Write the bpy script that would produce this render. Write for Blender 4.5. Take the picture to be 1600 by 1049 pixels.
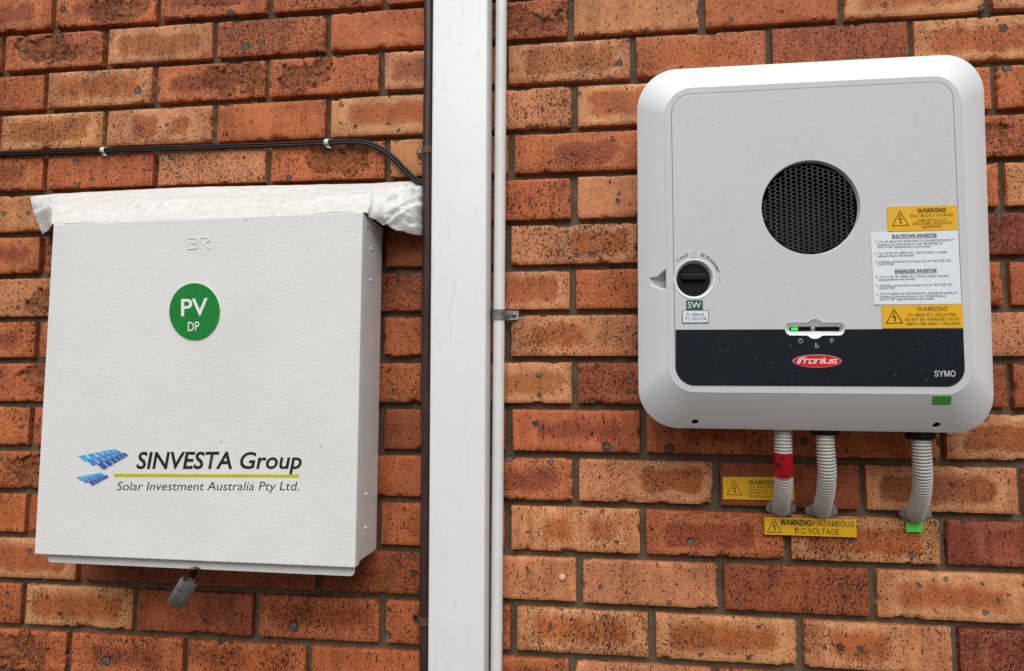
import bpy, bmesh, math, random
from mathutils import Vector, Matrix, noise
R_ = math.radians
random.seed(7)
sc = bpy.context.scene
for o in list(bpy.data.objects): bpy.data.objects.remove(o, do_unlink=True)
COL = sc.collection

# ------------------------------------------------------------------ camera
CX, CY, CZ = 1.24546183, -1.23041613, -0.74623422      # metres, wall face is y = 0
PIT, ROL, YAW, FPX = 0.0830594820, -0.00268731429, 0.129871991, 1067.0
ROT = Matrix.Rotation(YAW, 3, 'Z') @ Matrix.Rotation(PIT, 3, 'X') @ Matrix.Rotation(ROL, 3, 'Y')
cam = bpy.data.cameras.new('camera'); camo = bpy.data.objects.new('camera', cam); COL.objects.link(camo)
cam.sensor_width = 36.0; cam.lens = FPX/1600*36; cam.clip_start = .02; cam.clip_end = 2000
M = (ROT @ Matrix.Rotation(math.pi/2, 3, 'X')).to_4x4(); M.translation = (CX, CY, CZ); camo.matrix_world = M
sc.camera = camo
# ------------------------------------------------------------------ sky, sun, exposure (overcast)
SUN_EL, SUN_AZ = R_(57), R_(177)
w = bpy.data.worlds.new('World'); sc.world = w; w.use_nodes = True
nt = w.node_tree; bg = nt.nodes['Background']
sky = nt.nodes.new('ShaderNodeTexSky'); sky.sky_type = 'NISHITA'; sky.sun_disc = False
sky.sun_elevation = SUN_EL; sky.sun_rotation = SUN_AZ; sky.dust_density = 4.0; sky.air_density = 1.0
hs = nt.nodes.new('ShaderNodeHueSaturation'); hs.inputs['Saturation'].default_value = .32
nt.links.new(sky.outputs[0], hs.inputs['Color']); nt.links.new(hs.outputs[0], bg.inputs['Color'])
bg.inputs['Strength'].default_value = .05
sun = bpy.data.lights.new('sun', 'SUN'); sun.energy = 3.0; sun.angle = R_(70); sun.color = (1, .995, .985)
suno = bpy.data.objects.new('sun', sun); COL.objects.link(suno)
suno.rotation_euler = (R_(90)-SUN_EL, 0, R_(3)); suno.location = (1, -4, 5)
vs = sc.view_settings; vs.view_transform = 'Standard'; vs.look = 'None'; vs.gamma = 1; vs.use_curve_mapping = False
vs.exposure = 0.17

# ------------------------------------------------------------------ measuring helpers
def at(u, v, d=0.0):
    """point seen at photo pixel (u, v) that stands d metres in front of the wall face"""
    r = ROT @ Vector(((u-800)/FPX, 1, -(v-524.5)/FPX)); t = (-d-CY)/r.y
    return Vector((CX+t*r.x, -d, CZ+t*r.z))
def lerp(a, b, t): return a+(b-a)*t

# ------------------------------------------------------------------ node helper
class G:
    def __init__(s, name):
        s.m = bpy.data.materials.new(name); s.m.use_nodes = True; s.t = s.m.node_tree
        s.b = s.t.nodes['Principled BSDF']
    def put(s, sock, v):
        if isinstance(v, bpy.types.NodeSocket): s.t.links.new(v, sock)
        elif isinstance(v, (tuple, list)) and sock.type == 'RGBA': sock.default_value = tuple(v)+((1,) if len(v) == 3 else ())
        else: sock.default_value = v
    def n(s, ty, out=0, props={}, **inp):
        k = s.t.nodes.new(ty)
        for a, b in props.items(): setattr(k, a, b)
        for a, b in inp.items(): s.put(k.inputs[int(a[1:]) if a[0] == 'i' and a[1:].isdigit() else a], b)
        return k.outputs[out]
    def math(s, op, a, b=0.0, clamp=False): return s.n('ShaderNodeMath', props={'operation': op, 'use_clamp': clamp}, i0=a, i1=b)
    def ramp(s, v, a, b, x=0.0, y=1.0):
        return s.n('ShaderNodeMapRange', props={'interpolation_type': 'SMOOTHSTEP'}, i0=v, i1=a, i2=b, i3=x, i4=y)
    def mix(s, f, a, b, ty='MIX'):
        k = s.t.nodes.new('ShaderNodeMix'); k.data_type = 'RGBA'; k.blend_type = ty
        s.put(k.inputs[0], f); s.put(k.inputs[6], a); s.put(k.inputs[7], b); return k.outputs[2]
    def noise(s, vec, scale, detail=2.0, rough=.5, out=0):
        return s.n('ShaderNodeTexNoise', out=out, Vector=vec, Scale=scale, Detail=detail, Roughness=rough)
    def vmul(s, vec, k): return s.n('ShaderNodeVectorMath', props={'operation': 'MULTIPLY'}, i0=vec, i1=k)
    def vadd(s, vec, k): return s.n('ShaderNodeVectorMath', props={'operation': 'ADD'}, i0=vec, i1=k)
    def attr(s, name, out=1): return s.n('ShaderNodeAttribute', out=out, props={'attribute_name': name})
    def obj(s): return s.n('ShaderNodeNewGeometry', out=0)
    def bump(s, h, dist, strength=1.0): s.put(s.b.inputs['Normal'], s.n('ShaderNodeBump', Height=h, Distance=dist, Strength=strength))
    def set(s, **k):
        for a, b in k.items(): s.put(s.b.inputs[a.replace('_', ' ')], b)
        return s.m

def simple(name, col, rough=.5, metal=0.0, var=.06, scale=30, bump=0.0, bscale=400, spec=.5, coat=0.0):
    g = G(name); p = g.obj(); n = g.noise(p, scale, 4, .6)
    c = g.mix(g.ramp(n, .3, .7), tuple(x*(1-var) for x in col), tuple(min(1, x*(1+var)) for x in col))
    g.set(Base_Color=c, Metallic=metal, Roughness=g.ramp(g.noise(p, scale*3, 3), .2, .8, rough*.88, min(1, rough*1.12)))
    g.b.inputs['Specular IOR Level'].default_value = spec; g.b.inputs['Coat Weight'].default_value = coat
    if bump: g.bump(g.noise(p, bscale, 3), bump)
    return g.m

def brick_material():
    g = G('fired_clay_brick'); bp = g.attr('bp'); base = g.attr('ca', 0); core = g.attr('cb', 0)
    sd = g.attr('sd', 2); sp = g.attr('spall', 2)
    rvs = g.t.nodes.new('ShaderNodeSeparateXYZ'); g.t.links.new(g.attr('rv'), rvs.inputs[0]); r0, r1, r2 = rvs.outputs
    n1 = g.noise(bp, 42, 5, .65); n0 = g.noise(bp, 13, 3, .5); n2 = g.noise(bp, 240, 3, .7)
    sdn = g.math('ADD', sd, g.math('MULTIPLY', g.math('SUBTRACT', g.noise(bp, 28, 6, .72), .5), .040))
    soft = g.ramp(r2, 0, 1, .005, .016)
    cm = g.n('ShaderNodeMapRange', props={'interpolation_type': 'SMOOTHSTEP'}, i0=sdn, i1=.003, i2=g.math('MULTIPLY', soft, -1.0), i3=0.0, i4=1.0)
    halo = g.math('MULTIPLY', g.ramp(sdn, -.001, .005), g.ramp(sdn, .020, .006))
    c = g.mix(g.math('MULTIPLY', halo, g.attr('halo', 2)), base, g.mix(.5, base, (.74, .40, .20)))
    c = g.mix(g.math('MULTIPLY', cm, g.ramp(n0, .2, .8, .95, .7)), c, core)
    dv = g.vmul(bp, (60, 9, 1)); drag = g.noise(dv, 1.0, 4, .6)            # vertical drag marks of the wire cut
    c = g.mix(g.ramp(r1, 0, 1, .25, 1.0), c, g.mix(1.0, c, g.mix(g.ramp(drag, .35, .68), (1.14, 1.12, 1.10), (.80, .74, .70)), 'MULTIPLY'))
    c = g.mix(1.0, c, g.mix(g.ramp(n0, .3, .72), (1.14, 1.14, 1.12), (.84, .79, .77)), 'MULTIPLY')
    c = g.mix(g.math('MULTIPLY', g.ramp(g.noise(bp, 9, 4, .6), .58, .72), .35), c, g.mix(1.0, c, (.55, .48, .45), 'MULTIPLY'))   # fired blush
    gr = g.noise(bp, 560, 2, .7)                                           # sandy grain
    c = g.mix(g.ramp(gr, .52, .70, 0, .6), c, g.mix(1.0, c, (.50, .40, .34), 'MULTIPLY'))
    c = g.mix(g.ramp(gr, .44, .32, 0, .5), c, (.78, .42, .22))
    c = g.mix(g.math('MULTIPLY', g.ramp(n2, .45, .75), .5), c, g.mix(1.0, c, (.60, .50, .45), 'MULTIPLY'))
    c = g.mix(g.math('MULTIPLY', sp, .5), c, g.mix(g.ramp(n1, .35, .65), (.46, .165, .052), (.30, .085, .026)))
    # pits and flecks: fine dots, squiggles, short vertical drags
    dens = g.math('ADD', g.ramp(n0, .25, .75, -.035, .03), g.ramp(r0, 0, 1, -.035, .03))
    warp = g.vmul(g.noise(bp, 170, 2, out=1), (.006, .006, 0))
    pv = g.vadd(g.vmul(bp, (1.25, .9, 1)), warp)
    pa = g.math('ADD', g.noise(pv, 290, 2, .6), dens); pb = g.math('ADD', g.noise(pv, 120, 3, .72), g.math('MULTIPLY', dens, .8))
    pc = g.math('ADD', g.noise(g.vadd(g.vmul(bp, (2.6, .55, 1)), warp), 120, 2, .6), g.ramp(r1, 0, 1, -.06, .03))
    pit = g.math('MAXIMUM', g.math('MAXIMUM', g.ramp(pa, .605, .652), g.ramp(pb, .640, .678)), g.ramp(pc, .670, .71))
    crev = g.math('MULTIPLY', sp, g.ramp(g.noise(g.vadd(bp, warp), 95, 4, .75), .555, .64))
    pit = g.math('MAXIMUM', pit, crev)
    c = g.mix(g.math('MULTIPLY', pit, .92), c, (.020, .011, .008))
    # iron spots
    spots = None; dis = None
    for scl, thr0, thr1, ra, rb in ((23, .96, .60, .08, .24), (52, .93, .70, .12, .26)):
        iv = g.vadd(bp, g.vmul(g.noise(bp, 150, 3, out=1), (.012, .012, 0)))
        vo = g.t.nodes.new('ShaderNodeTexVoronoi'); vo.inputs['Scale'].default_value = scl; g.t.links.new(iv, vo.inputs['Vector'])
        dd = vo.outputs['Distance']; sepn = g.t.nodes.new('ShaderNodeSeparateColor'); g.t.links.new(vo.outputs['Color'], sepn.inputs[0])
        gate = g.math('GREATER_THAN', sepn.outputs[0], g.ramp(r2, 0, 1, thr0, thr1)); rad = g.ramp(sepn.outputs[1], 0, 1, ra, rb)
        rel = g.math('DIVIDE', dd, rad)
        d_ = g.math('MULTIPLY', gate, g.ramp(rel, 1.12, .92)); s_ = g.math('MULTIPLY', gate, g.ramp(rel, .88, .5))
        dis = d_ if dis is None else g.math('MAXIMUM', dis, d_); spots = s_ if spots is None else g.math('MAXIMUM', spots, s_)
    spotc = g.mix(g.ramp(g.noise(bp, 430, 3, .75), .40, .56), (.022, .022, .024), (.23, .235, .225))
    c = g.mix(g.math('MULTIPLY', dis, .88), c, (.040, .030, .026)); c = g.mix(g.math('MULTIPLY', spots, .92), c, spotc)
    h = g.math('SUBTRACT', g.math('MULTIPLY', g.noise(bp, 380, 4, .75), .6), g.math('MULTIPLY', pit, 1.1))
    h = g.math('ADD', h, g.math('MULTIPLY', n1, .5)); h = g.math('SUBTRACT', h, g.math('MULTIPLY', dis, .5))
    h = g.math('ADD', h, g.math('MULTIPLY', g.math('MULTIPLY', g.noise(bp, 150, 5, .8), sp), 2.6))
    g.bump(h, .0026, 1.0)
    g.set(Base_Color=c, Roughness=g.ramp(n2, .3, .7, .50, .85)); g.b.inputs['Specular IOR Level'].default_value = .35
    return g.m

def mortar_material():
    g = G('sandy_mortar'); p = g.obj()
    n = g.noise(p, 18, 4, .6); f = g.noise(p, 480, 3, .7)
    c = g.mix(g.ramp(n, .3, .7), (.100, .073, .043), (.17, .128, .080))
    c = g.mix(g.math('MULTIPLY', g.ramp(f, .5, .7), .6), c, (.30, .24, .16)); c = g.mix(g.math('MULTIPLY', g.ramp(f, .45, .3), .6), c, (.04, .03, .02))
    g.bump(g.math('ADD', f, n), .002, .9); return g.set(Base_Color=c, Roughness=.95)

def enamel(name, col, peel=True):
    g = G(name); p = g.obj(); n = g.noise(p, 6, 4, .6)
    c = g.mix(g.ramp(n, .3, .7), tuple(x*.96 for x in col), col)
    sc_ = g.noise(g.vmul(p, (140, 140, 900)), 1.0, 2, .6)
    chip = g.math('MULTIPLY', g.ramp(g.noise(p, 75, 2, .4), .775, .80), .5)
    c = g.mix(chip, c, (.25, .23, .2))
    if peel:
        q = g.vadd(g.vmul(p, (150, 150, 340)), g.vmul(g.noise(p, 70, 2, out=1), (2.0, 2.0, 3.0)))
        g.bump(g.math('ADD', g.noise(q, 1.0, 2.5, .55), g.math('MULTIPLY', g.noise(p, 14, 2), .8)), .0009, .6)
    return g.set(Base_Color=c, Roughness=.38)

def streaked_white():
    g = G('white_painted_downpipe'); p = g.obj()
    q = g.vadd(g.vmul(p, (95, 30, 11)), g.vmul(g.noise(p, 7, 2, out=1), (5, 0, 3)))
    s = g.noise(q, 1.0, 4, .6); n = g.noise(p, 3.5, 3)
    c = g.mix(g.ramp(s, .60, .70, 0, .42), (.85, .88, .87), (.62, .64, .63)); c = g.mix(g.ramp(n, .4, .7, 0, .25), c, (.72, .72, .69))
    c = g.mix(g.ramp(g.noise(p, 130, 2), .74, .77, 0, .7), c, (.35, .35, .33))
    g.bump(g.noise(p, 40, 3), .0007, .5)
    return g.set(Base_Color=c, Roughness=.36)

def membrane_material():
    g = G('white_flashing_membrane'); p = g.obj()
    n = g.noise(p, 60, 5, .65); c = g.mix(g.ramp(n, .35, .7), (.69, .69, .665), (.60, .60, .575))
    c = g.mix(g.ramp(g.noise(p, 90, 3, .6), .70, .76, 0, .7), c, (.25, .24, .20))
    g.bump(g.math('ADD', n, g.math('MULTIPLY', g.noise(p, 220, 3), .5)), .0022, .8)
    return g.set(Base_Color=c, Roughness=.42)

def droplet_material():
    g = G('rain_water'); g.b.inputs['Alpha'].default_value = .22; g.b.inputs['Specular IOR Level'].default_value = 1.0
    g.b.inputs['IOR'].default_value = 1.33; g.b.inputs['Roughness'].default_value = .02
    return g.set(Base_Color=(1, 1, 1))

def glow(name, col, s):
    g = G(name); g.b.inputs['Emission Strength'].default_value = s
    return g.set(Base_Color=tuple(x*.3 for x in col), Emission_Color=col, Roughness=.3)

MAT = dict(
 brick=brick_material(), mortar=mortar_material(), enamel=enamel('white_textured_enamel', (.80, .80, .78)),
 enamel_flat=enamel('white_smooth_enamel', (.78, .78, .76), False), downpipe=streaked_white(), membrane=membrane_material(),
 conduit=simple('white_pvc_conduit', (.79, .80, .79), .35, var=.03), brown=simple('brown_pvc', (.050, .026, .023), .38, var=.25, scale=25),
 brownclip=simple('brown_saddle', (.12, .062, .046), .5, var=.15), black_cable=simple('black_cable_sheath', (.004, .004, .0045), .36, var=.2, spec=.3),
 whiteclip=simple('white_nylon', (.74, .72, .68), .45), galv=simple('galvanised_steel', (.27, .28, .28), .45, .7, var=.25, scale=90, bump=.0004, bscale=300),
 steel=simple('screw_steel', (.22, .21, .2), .4, .85, var=.3, scale=200), lock=simple('brushed_lock_body', (.32, .33, .33), .42, .8, var=.2, scale=120, bump=.0003),
 brass=simple('tarnished_shackle', (.10, .075, .035), .4, .8, var=.35, scale=150),
 housing=simple('white_inverter_plastic', (.765, .785, .80), .42, var=.012, scale=8, bump=.00012, bscale=1500),
 panel=simple('shade_grey_inverter_front', (.575, .58, .59), .45, var=.012, scale=8, bump=.00012, bscale=1500),  # housing white darkened: the front's weaker light is put into the colour
 dark=simple('anthracite_panel', (.0065, .010, .016), .5, var=.08, scale=20, bump=.0001, bscale=1500, spec=.18), blackp=simple('black_plastic', (.004, .004, .004), .38, var=.2, spec=.25),
 cavity=simple('dark_cavity', (.004, .004, .004), .9), wire=simple('grey_mesh_wire', (.13, .13, .13), .45, .6, var=.15),
 red=simple('red_emblem', (.62, .006, .010), .4, var=.04), white_ink=simple('white_ink', (.85, .85, .85), .5, var=.03),
 grey_ink=simple('grey_ink', (.52, .52, .54), .5, var=.03), ink=simple('black_ink', (.012, .012, .012), .5, var=.2),
 brown_ink=simple('engraved_brown_ink', (.07, .022, .008), .6, var=.2),
 yellow=simple('yellow_label', (.78, .43, .006), .42, var=.03, scale=60), label=simple('white_label', (.74, .80, .84), .4, var=.02), edge=simple('label_edge', (.03, .03, .032), .6),
 green=simple('green_sticker', (.004, .22, .030), .35, var=.10, scale=220, bump=.0006, bscale=520), pale=simple('pale_sticker_rim', (.62, .80, .60), .5),
 swgreen=simple('dark_green_label', (.004, .095, .055), .45), tape=simple('fluorescent_green_tape', (.10, .70, .07), .5, var=.06),
 tapedull=simple('dull_green_tape', (.075, .46, .05), .5, var=.08),
 tapepale=simple('faded_tape_print', (.30, .78, .26), .5), redtape=simple('red_tape', (.42, .004, .016), .3), corr=simple('grey_corrugated_pvc', (.56, .54, .50), .42, var=.06, scale=60),
 seal=simple('grey_silicone', (.22, .205, .19), .42, var=.12, scale=60, bump=.001, bscale=90), yline=simple('yellow_green_line', (.52, .52, .012), .5, var=.05),
 b1=simple('light_blue_print', (.085, .43, .76), .5, var=.2, scale=80), b2=simple('mid_blue_print', (.065, .25, .62), .5, var=.15, scale=80), b3=simple('dark_blue_print', (.045, .11, .40), .5, var=.1, scale=80),
 drop=droplet_material(), led=glow('green_led', (.03, 1.0, .08), .9), pink=simple('pink_plug', (.72, .38, .27), .8, var=.15, scale=200),
 chrome=simple('clear_sensor_lens', (.5, .5, .55), .08, .9), ground=simple('damp_paving', (.055, .036, .024), .7, var=.25, scale=6))

# ------------------------------------------------------------------ object helpers
def root(name, loc, label, cat, group=None):
    o = bpy.data.objects.new(name, None); COL.objects.link(o); o.location = loc; o.empty_display_size = .03
    tag(o, label, cat, group); return o
def tag(o, label=None, cat=None, group=None, kind=None):
    for k, v in (('label', label), ('category', cat), ('group', group), ('kind', kind)):
        if v: o[k] = v
    return o
def wloc(o):
    v = Vector((0, 0, 0))
    while o: v += o.location; o = o.parent
    return v
def link(name, me, mat, parent=None, smooth=False):
    """me is in world coordinates; origin goes to the parent, or to the middle of its own lower edge"""
    off = wloc(parent) if parent else None
    if not parent:
        xs = [v.co for v in me.vertices]
        off = Vector(((min(c.x for c in xs)+max(c.x for c in xs))/2, (min(c.y for c in xs)+max(c.y for c in xs))/2, min(c.z for c in xs)))
    me.transform(Matrix.Translation(-off)); me.name = name
    o = bpy.data.objects.new(name, me); COL.objects.link(o)
    if parent: o.parent = parent
    else: o.location = off
    me.materials.clear(); me.materials.append(MAT[mat] if isinstance(mat, str) else mat)
    if smooth:
        for p in me.polygons: p.use_smooth = True
    return o
def mesh(verts, faces):
    me = bpy.data.meshes.new('m'); me.from_pydata([tuple(v) for v in verts], [], faces); me.update()
    bm = bmesh.new(); bm.from_mesh(me); bmesh.ops.recalc_face_normals(bm, faces=bm.faces); bm.to_mesh(me); bm.free(); return me
def bevel_mesh(me, w, seg=2, angle=30):
    bm = bmesh.new(); bm.from_mesh(me)
    ed = [e for e in bm.edges if len(e.link_faces) == 2 and e.calc_face_angle(0) > R_(angle)]
    bmesh.ops.bevel(bm, geom=ed, offset=w, segments=seg, affect='EDGES', profile=.5, clamp_overlap=True); bm.to_mesh(me); bm.free(); return me
def slab_mesh(front4, thick, bev=0.0):
    """front4: four world points (TL, TR, BR, BL) of the front face; extends thick metres back"""
    b = [p+Vector((0, thick, 0)) for p in front4]
    me = mesh(list(front4)+b, [(0, 1, 2, 3), (7, 6, 5, 4), (0, 4, 5, 1), (1, 5, 6, 2), (2, 6, 7, 3), (3, 7, 4, 0)])
    return bevel_mesh(me, bev) if bev else me
def slab(name, px4, d, thick, mat, parent=None, bev=0.0):
    return link(name, slab_mesh([at(u, v, d) for u, v in px4], thick, bev), mat, parent)
def curve_mesh(loops, half, bev=0.0, res=2):
    """filled plate from 2D loops (x, z), extruded; returns a mesh in x, y(depth), z about y = 0"""
    cu = bpy.data.curves.new('c', 'CURVE'); cu.dimensions = '2D'; cu.fill_mode = 'BOTH'; cu.extrude = max(half-bev, 0.0)
    cu.bevel_depth = bev; cu.bevel_resolution = res; cu.offset = -bev
    for lp in loops:
        s = cu.splines.new('POLY'); s.points.add(len(lp)-1)
        for i, (x, z) in enumerate(lp): s.points[i].co = (x, z, 0, 1)
        s.use_cyclic_u = True
    return conv(cu)
def conv(cu):
    o = bpy.data.objects.new('tmp', cu); COL.objects.link(o); bpy.context.view_layer.update()
    me = bpy.data.meshes.new_from_object(o.evaluated_get(bpy.context.evaluated_depsgraph_get()))
    bpy.data.objects.remove(o, do_unlink=True); bpy.data.curves.remove(cu)
    me.transform(Matrix(((1, 0, 0, 0), (0, 0, -1, 0), (0, 1, 0, 0), (0, 0, 0, 1)))); return me
def plate(name, loops, dfront, thick, mat, parent=None, bev=0.0, smooth=False):
    if isinstance(loops[0][0], float): loops = [loops]
    me = curve_mesh(loops, thick/2, bev); me.transform(Matrix.Translation((0, -dfront+thick/2, 0)))
    return link(name, me, mat, parent, smooth)
def pxloop(pts, d): return [(p.x, p.z) for p in (at(u, v, d) for u, v in pts)]
def rrect_px(c, r, n=8):
    """rounded quadrilateral in pixels from corners TL, TR, BR, BL"""
    out = []; r = r if isinstance(r, (list, tuple)) else [r]*4
    for i in range(4):
        p = Vector(c[i]); a = (Vector(c[i-1])-p).normalized(); b = (Vector(c[(i+1) % 4])-p).normalized(); q = r[i]
        if q <= 0: out.append(tuple(p)); continue
        for k in range(n+1):
            t = k/n*math.pi/2; s0 = 1-math.sin(t); s1 = 1-math.cos(t)
            out.append(tuple(p+a*q*s0+b*q*s1))
    return out
def ellipse_px(cx, cy, rx, ry, n=48): return [(cx+rx*math.cos(2*math.pi*i/n), cy-ry*math.sin(2*math.pi*i/n)) for i in range(n)]
SANS = None
try:
    import os
    SANS = bpy.data.fonts.load(os.path.join(bpy.utils.system_resource('DATAFILES'), 'fonts', 'Inter.woff2'))   # ships with Blender
except Exception: pass
CAP = .509 if SANS else .682
def text_mesh(body, bold=0.0, shear=0.0, sans=True):
    cu = bpy.data.curves.new('t', 'FONT'); cu.body = body; cu.size = 1; cu.offset = bold; cu.shear = shear; cu.resolution_u = 3
    if not (sans and SANS): return conv(cu)
    cu.font = SANS; cu.offset = 0; me = conv(cu)
    if bold < .006: return me
    ms = []
    for q, (dx, dz) in enumerate(((0, 0), (bold, 0), (-bold, 0), (0, bold*.6), (0, -bold*.6))):
        m2 = me.copy(); m2.transform(Matrix.Translation((dx*1.6, .002*q, dz*1.6))); ms.append(m2)
    return join(ms)
def text(name, body, p0, p1, cap, d, mat, parent, bold=0.0, shear=0.0, thick=0.0, sans=True):
    """one line of lettering: baseline from pixel p0 to pixel p1, capitals cap pixels tall, d metres in front of the wall"""
    me = text_mesh(body, bold, shear, sans); xs = [v.co.x for v in me.vertices]
    x0, x1 = min(xs), max(xs); a, b = at(*p0, d), at(*p1, d); up = at(p0[0], p0[1]-cap, d)-a; ax = b-a
    for v in me.vertices:
        s = (v.co.x-x0)/(x1-x0); t = v.co.z/(CAP if sans else .682); v.co = a+ax*s+Vector((up.x, 0, up.z))*t-Vector((0, v.co.y*.03, 0))
    if thick:
        bm = bmesh.new(); bm.from_mesh(me); r = bmesh.ops.extrude_face_region(bm, geom=bm.faces[:])
        for e in r['geom']:
            if isinstance(e, bmesh.types.BMVert): e.co.y -= thick
        bmesh.ops.recalc_face_normals(bm, faces=bm.faces); bm.to_mesh(me); bm.free()
    return link(name, me, mat, parent)
def centre_text(name, body, c, wpx, cap, d, mat, parent, slope=0.0, **k):
    return text(name, body, (c[0]-wpx/2, c[1]+slope*wpx/2), (c[0]+wpx/2, c[1]-slope*wpx/2), cap, d, mat, parent, **k)
def tube_mesh(pts, rad, seg=16, cap=True):
    """sweep; rad is a number or function of index"""
    vs_, fs = [], []; n = len(pts); pr = None
    for i, p in enumerate(pts):
        t = (pts[min(i+1, n-1)]-pts[max(i-1, 0)]).normalized()
        if pr is None: ref = Vector((0, 1, 0)) if abs(t.y) < .9 else Vector((1, 0, 0)); a = t.cross(ref).normalized()
        else: a = (pr-t*pr.dot(t)).normalized()
        pr = a; b = t.cross(a); r = rad(i) if callable(rad) else rad
        for k in range(seg):
            an = 2*math.pi*k/seg; vs_.append(p+a*r*math.cos(an)+b*r*math.sin(an))
    for i in range(n-1):
        for k in range(seg):
            k2 = (k+1) % seg; fs.append((i*seg+k, i*seg+k2, (i+1)*seg+k2, (i+1)*seg+k))
    if cap: fs += [tuple(range(seg))[::-1], tuple(range((n-1)*seg, n*seg))]
    return mesh(vs_, fs)
def smooth_path(ctrl, n):
    """Catmull-Rom through world points, evenly resampled"""
    c = [ctrl[0]*2-ctrl[1]]+ctrl+[ctrl[-1]*2-ctrl[-2]]; out = []
    for i in range(1, len(c)-2):
        for k in range(24):
            t = k/24; p0, p1, p2, p3 = c[i-1:i+3]
            out.append(.5*((2*p1)+(p2-p0)*t+(2*p0-5*p1+4*p2-p3)*t*t+(3*p1-p0-3*p2+p3)*t**3))
    out.append(ctrl[-1]); L = [0]
    for a, b in zip(out, out[1:]): L.append(L[-1]+(b-a).length)
    res = []; j = 0
    for k in range(n):
        s = L[-1]*k/(n-1)
        while j < len(L)-2 and L[j+1] < s: j += 1
        res.append(lerp(out[j], out[j+1], (s-L[j])/max(L[j+1]-L[j], 1e-9)))
    return res
def lathe(c, axis, prof, seg=24):
    """prof: list of (radius, offset along axis)"""
    axis = axis.normalized(); a = axis.orthogonal().normalized(); b = axis.cross(a); vs_, fs = [], []
    for r, h in prof:
        for k in range(seg):
            an = 2*math.pi*k/seg; vs_.append(c+axis*h+a*r*math.cos(an)+b*r*math.sin(an))
    for i in range(len(prof)-1):
        for k in range(seg): k2 = (k+1) % seg; fs.append((i*seg+k, i*seg+k2, (i+1)*seg+k2, (i+1)*seg+k))
    fs += [tuple(range(seg)), tuple(range((len(prof)-1)*seg, len(prof)*seg))]
    return mesh(vs_, fs)
def join(ms):
    bm = bmesh.new()
    for m in ms: bm.from_mesh(m)
    me = bpy.data.meshes.new('m'); bm.to_mesh(me); bm.free(); return me

# ------------------------------------------------------------------ setting
gz = -2.25
g_o = link('ground', mesh([(-300, -300, gz), (300, -300, gz), (300, .4, gz), (-300, .4, gz)], [(0, 1, 2, 3)]), 'ground'); tag(g_o, kind='structure')

# ------------------------------------------------------------------ brick wall
PERP = {'A': [(83, 20, .5), (247, 15, 1.5), (421, 10, 2.5), (600, 5, 3.5)],
 'B': [(4, 85, 0), (165, 75, 1), (335, 70, 2), (512, 60, 3), (892, 30, 5), (1097, 25, 6), (1315, 15, 7), (1546, 8, 8)],
 'C': [(71, 145, .5), (241, 138, 1.5), (417, 128, 2.5), (596.5, 115, 3.5), (989.6, 95, 5.5), (1202, 70, 6.5), (1424, 60, 7.5)],
 'D': [(163, 203, 1), (335, 195, 2), (512, 190, 3), (898, 170, 5), (1554, 135, 8)],
 'E': [(70, 270, .5), (243, 265, 1.5), (419, 258, 2.5), (605, 250, 3.5), (799, 245, 4.5)],
 'F': [(897, 310, 5), (1567, 285, 8)], 'G': [(65, 397, .5), (794, 385, 4.5)], 'H': [(895, 455, 5), (1574, 440, 8)],
 'I': [(57, 530, .5), (794, 540, 4.5)], 'J': [(898, 595, 5), (1579.7, 600, 8)],
 'K': [(48, 668, .5), (796, 675, 4.5), (1005, 670, 5.5), (1474, 690, 7.5)],
 'L': [(900, 750, 5), (1120, 770, 6), (1348.6, 760, 7), (1596, 765, 8)],
 'M': [(42, 800, .5), (794, 825, 4.5), (1005, 830, 5.5), (1231, 855, 6.5), (1475, 850, 7.5)],
 'N': [(122, 897, 1), (497, 915, 3), (906, 905, 5), (1127, 915, 6), (1365, 925, 7)],
 'O': [(35, 942, .5), (211, 951, 1.5), (399, 965, 2.5), (597, 972, 3.5), (802, 985, 4.5), (1019, 993, 5.5), (1251, 1005, 6.5), (1494, 1015, 7.5)],
 'P': [(106.5, 1015, 1), (288.7, 1022, 2), (481.5, 1032, 3), (893.5, 1040, 5)]}
ROWS = 'ABCDEFGHIJKLMNOP'
BED = {10: dict(enumerate([53, 115, 177, 239.6, 302, 367, 431.5, 499, 563.5, 631.5, 700, 767, 836, 907, 979])),
 836: {i+1: v for i, v in enumerate([63, 133, 205, 274.5, 348, 418.5, 488, 561, 635, 710, 786, 865, 943.5, 1024])},
 1580: {i+1: v for i, v in enumerate([18.5, 97, 173.5, 248, 327, 403, 482, 563, 643, 726, 810, 892.5, 980.6])}}
def bed_res(u, n):
    d = BED[u]; m = min(max(n, min(d)), max(d)); p = at(u, d[m]); return p.x, p.z+m*.086
def zline(n, x):
    (xa, ra), (xb, rb), (xc, rc) = [bed_res(u, n) for u in (10, 836, 1580)]
    x = min(max(x, xa), xc)
    r = lerp(ra, rb, (x-xa)/(xb-xa)) if x < xb else lerp(rb, rc, (x-xb)/(xc-xb))
    return -n*.086+r
def xperp(row, k, rnd):
    if 0 <= row < 16:
        l = PERP[ROWS[row]]
        for u, v, kk in l:
            if kk == k: return at(u, v).x
        near = min(l, key=lambda e: abs(e[2]-k)); return k*.24+(at(near[0], near[1]).x-near[2]*.24)*max(0, 1-abs(near[2]-k)*.12)
    return k*.24+.003*rnd
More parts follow.
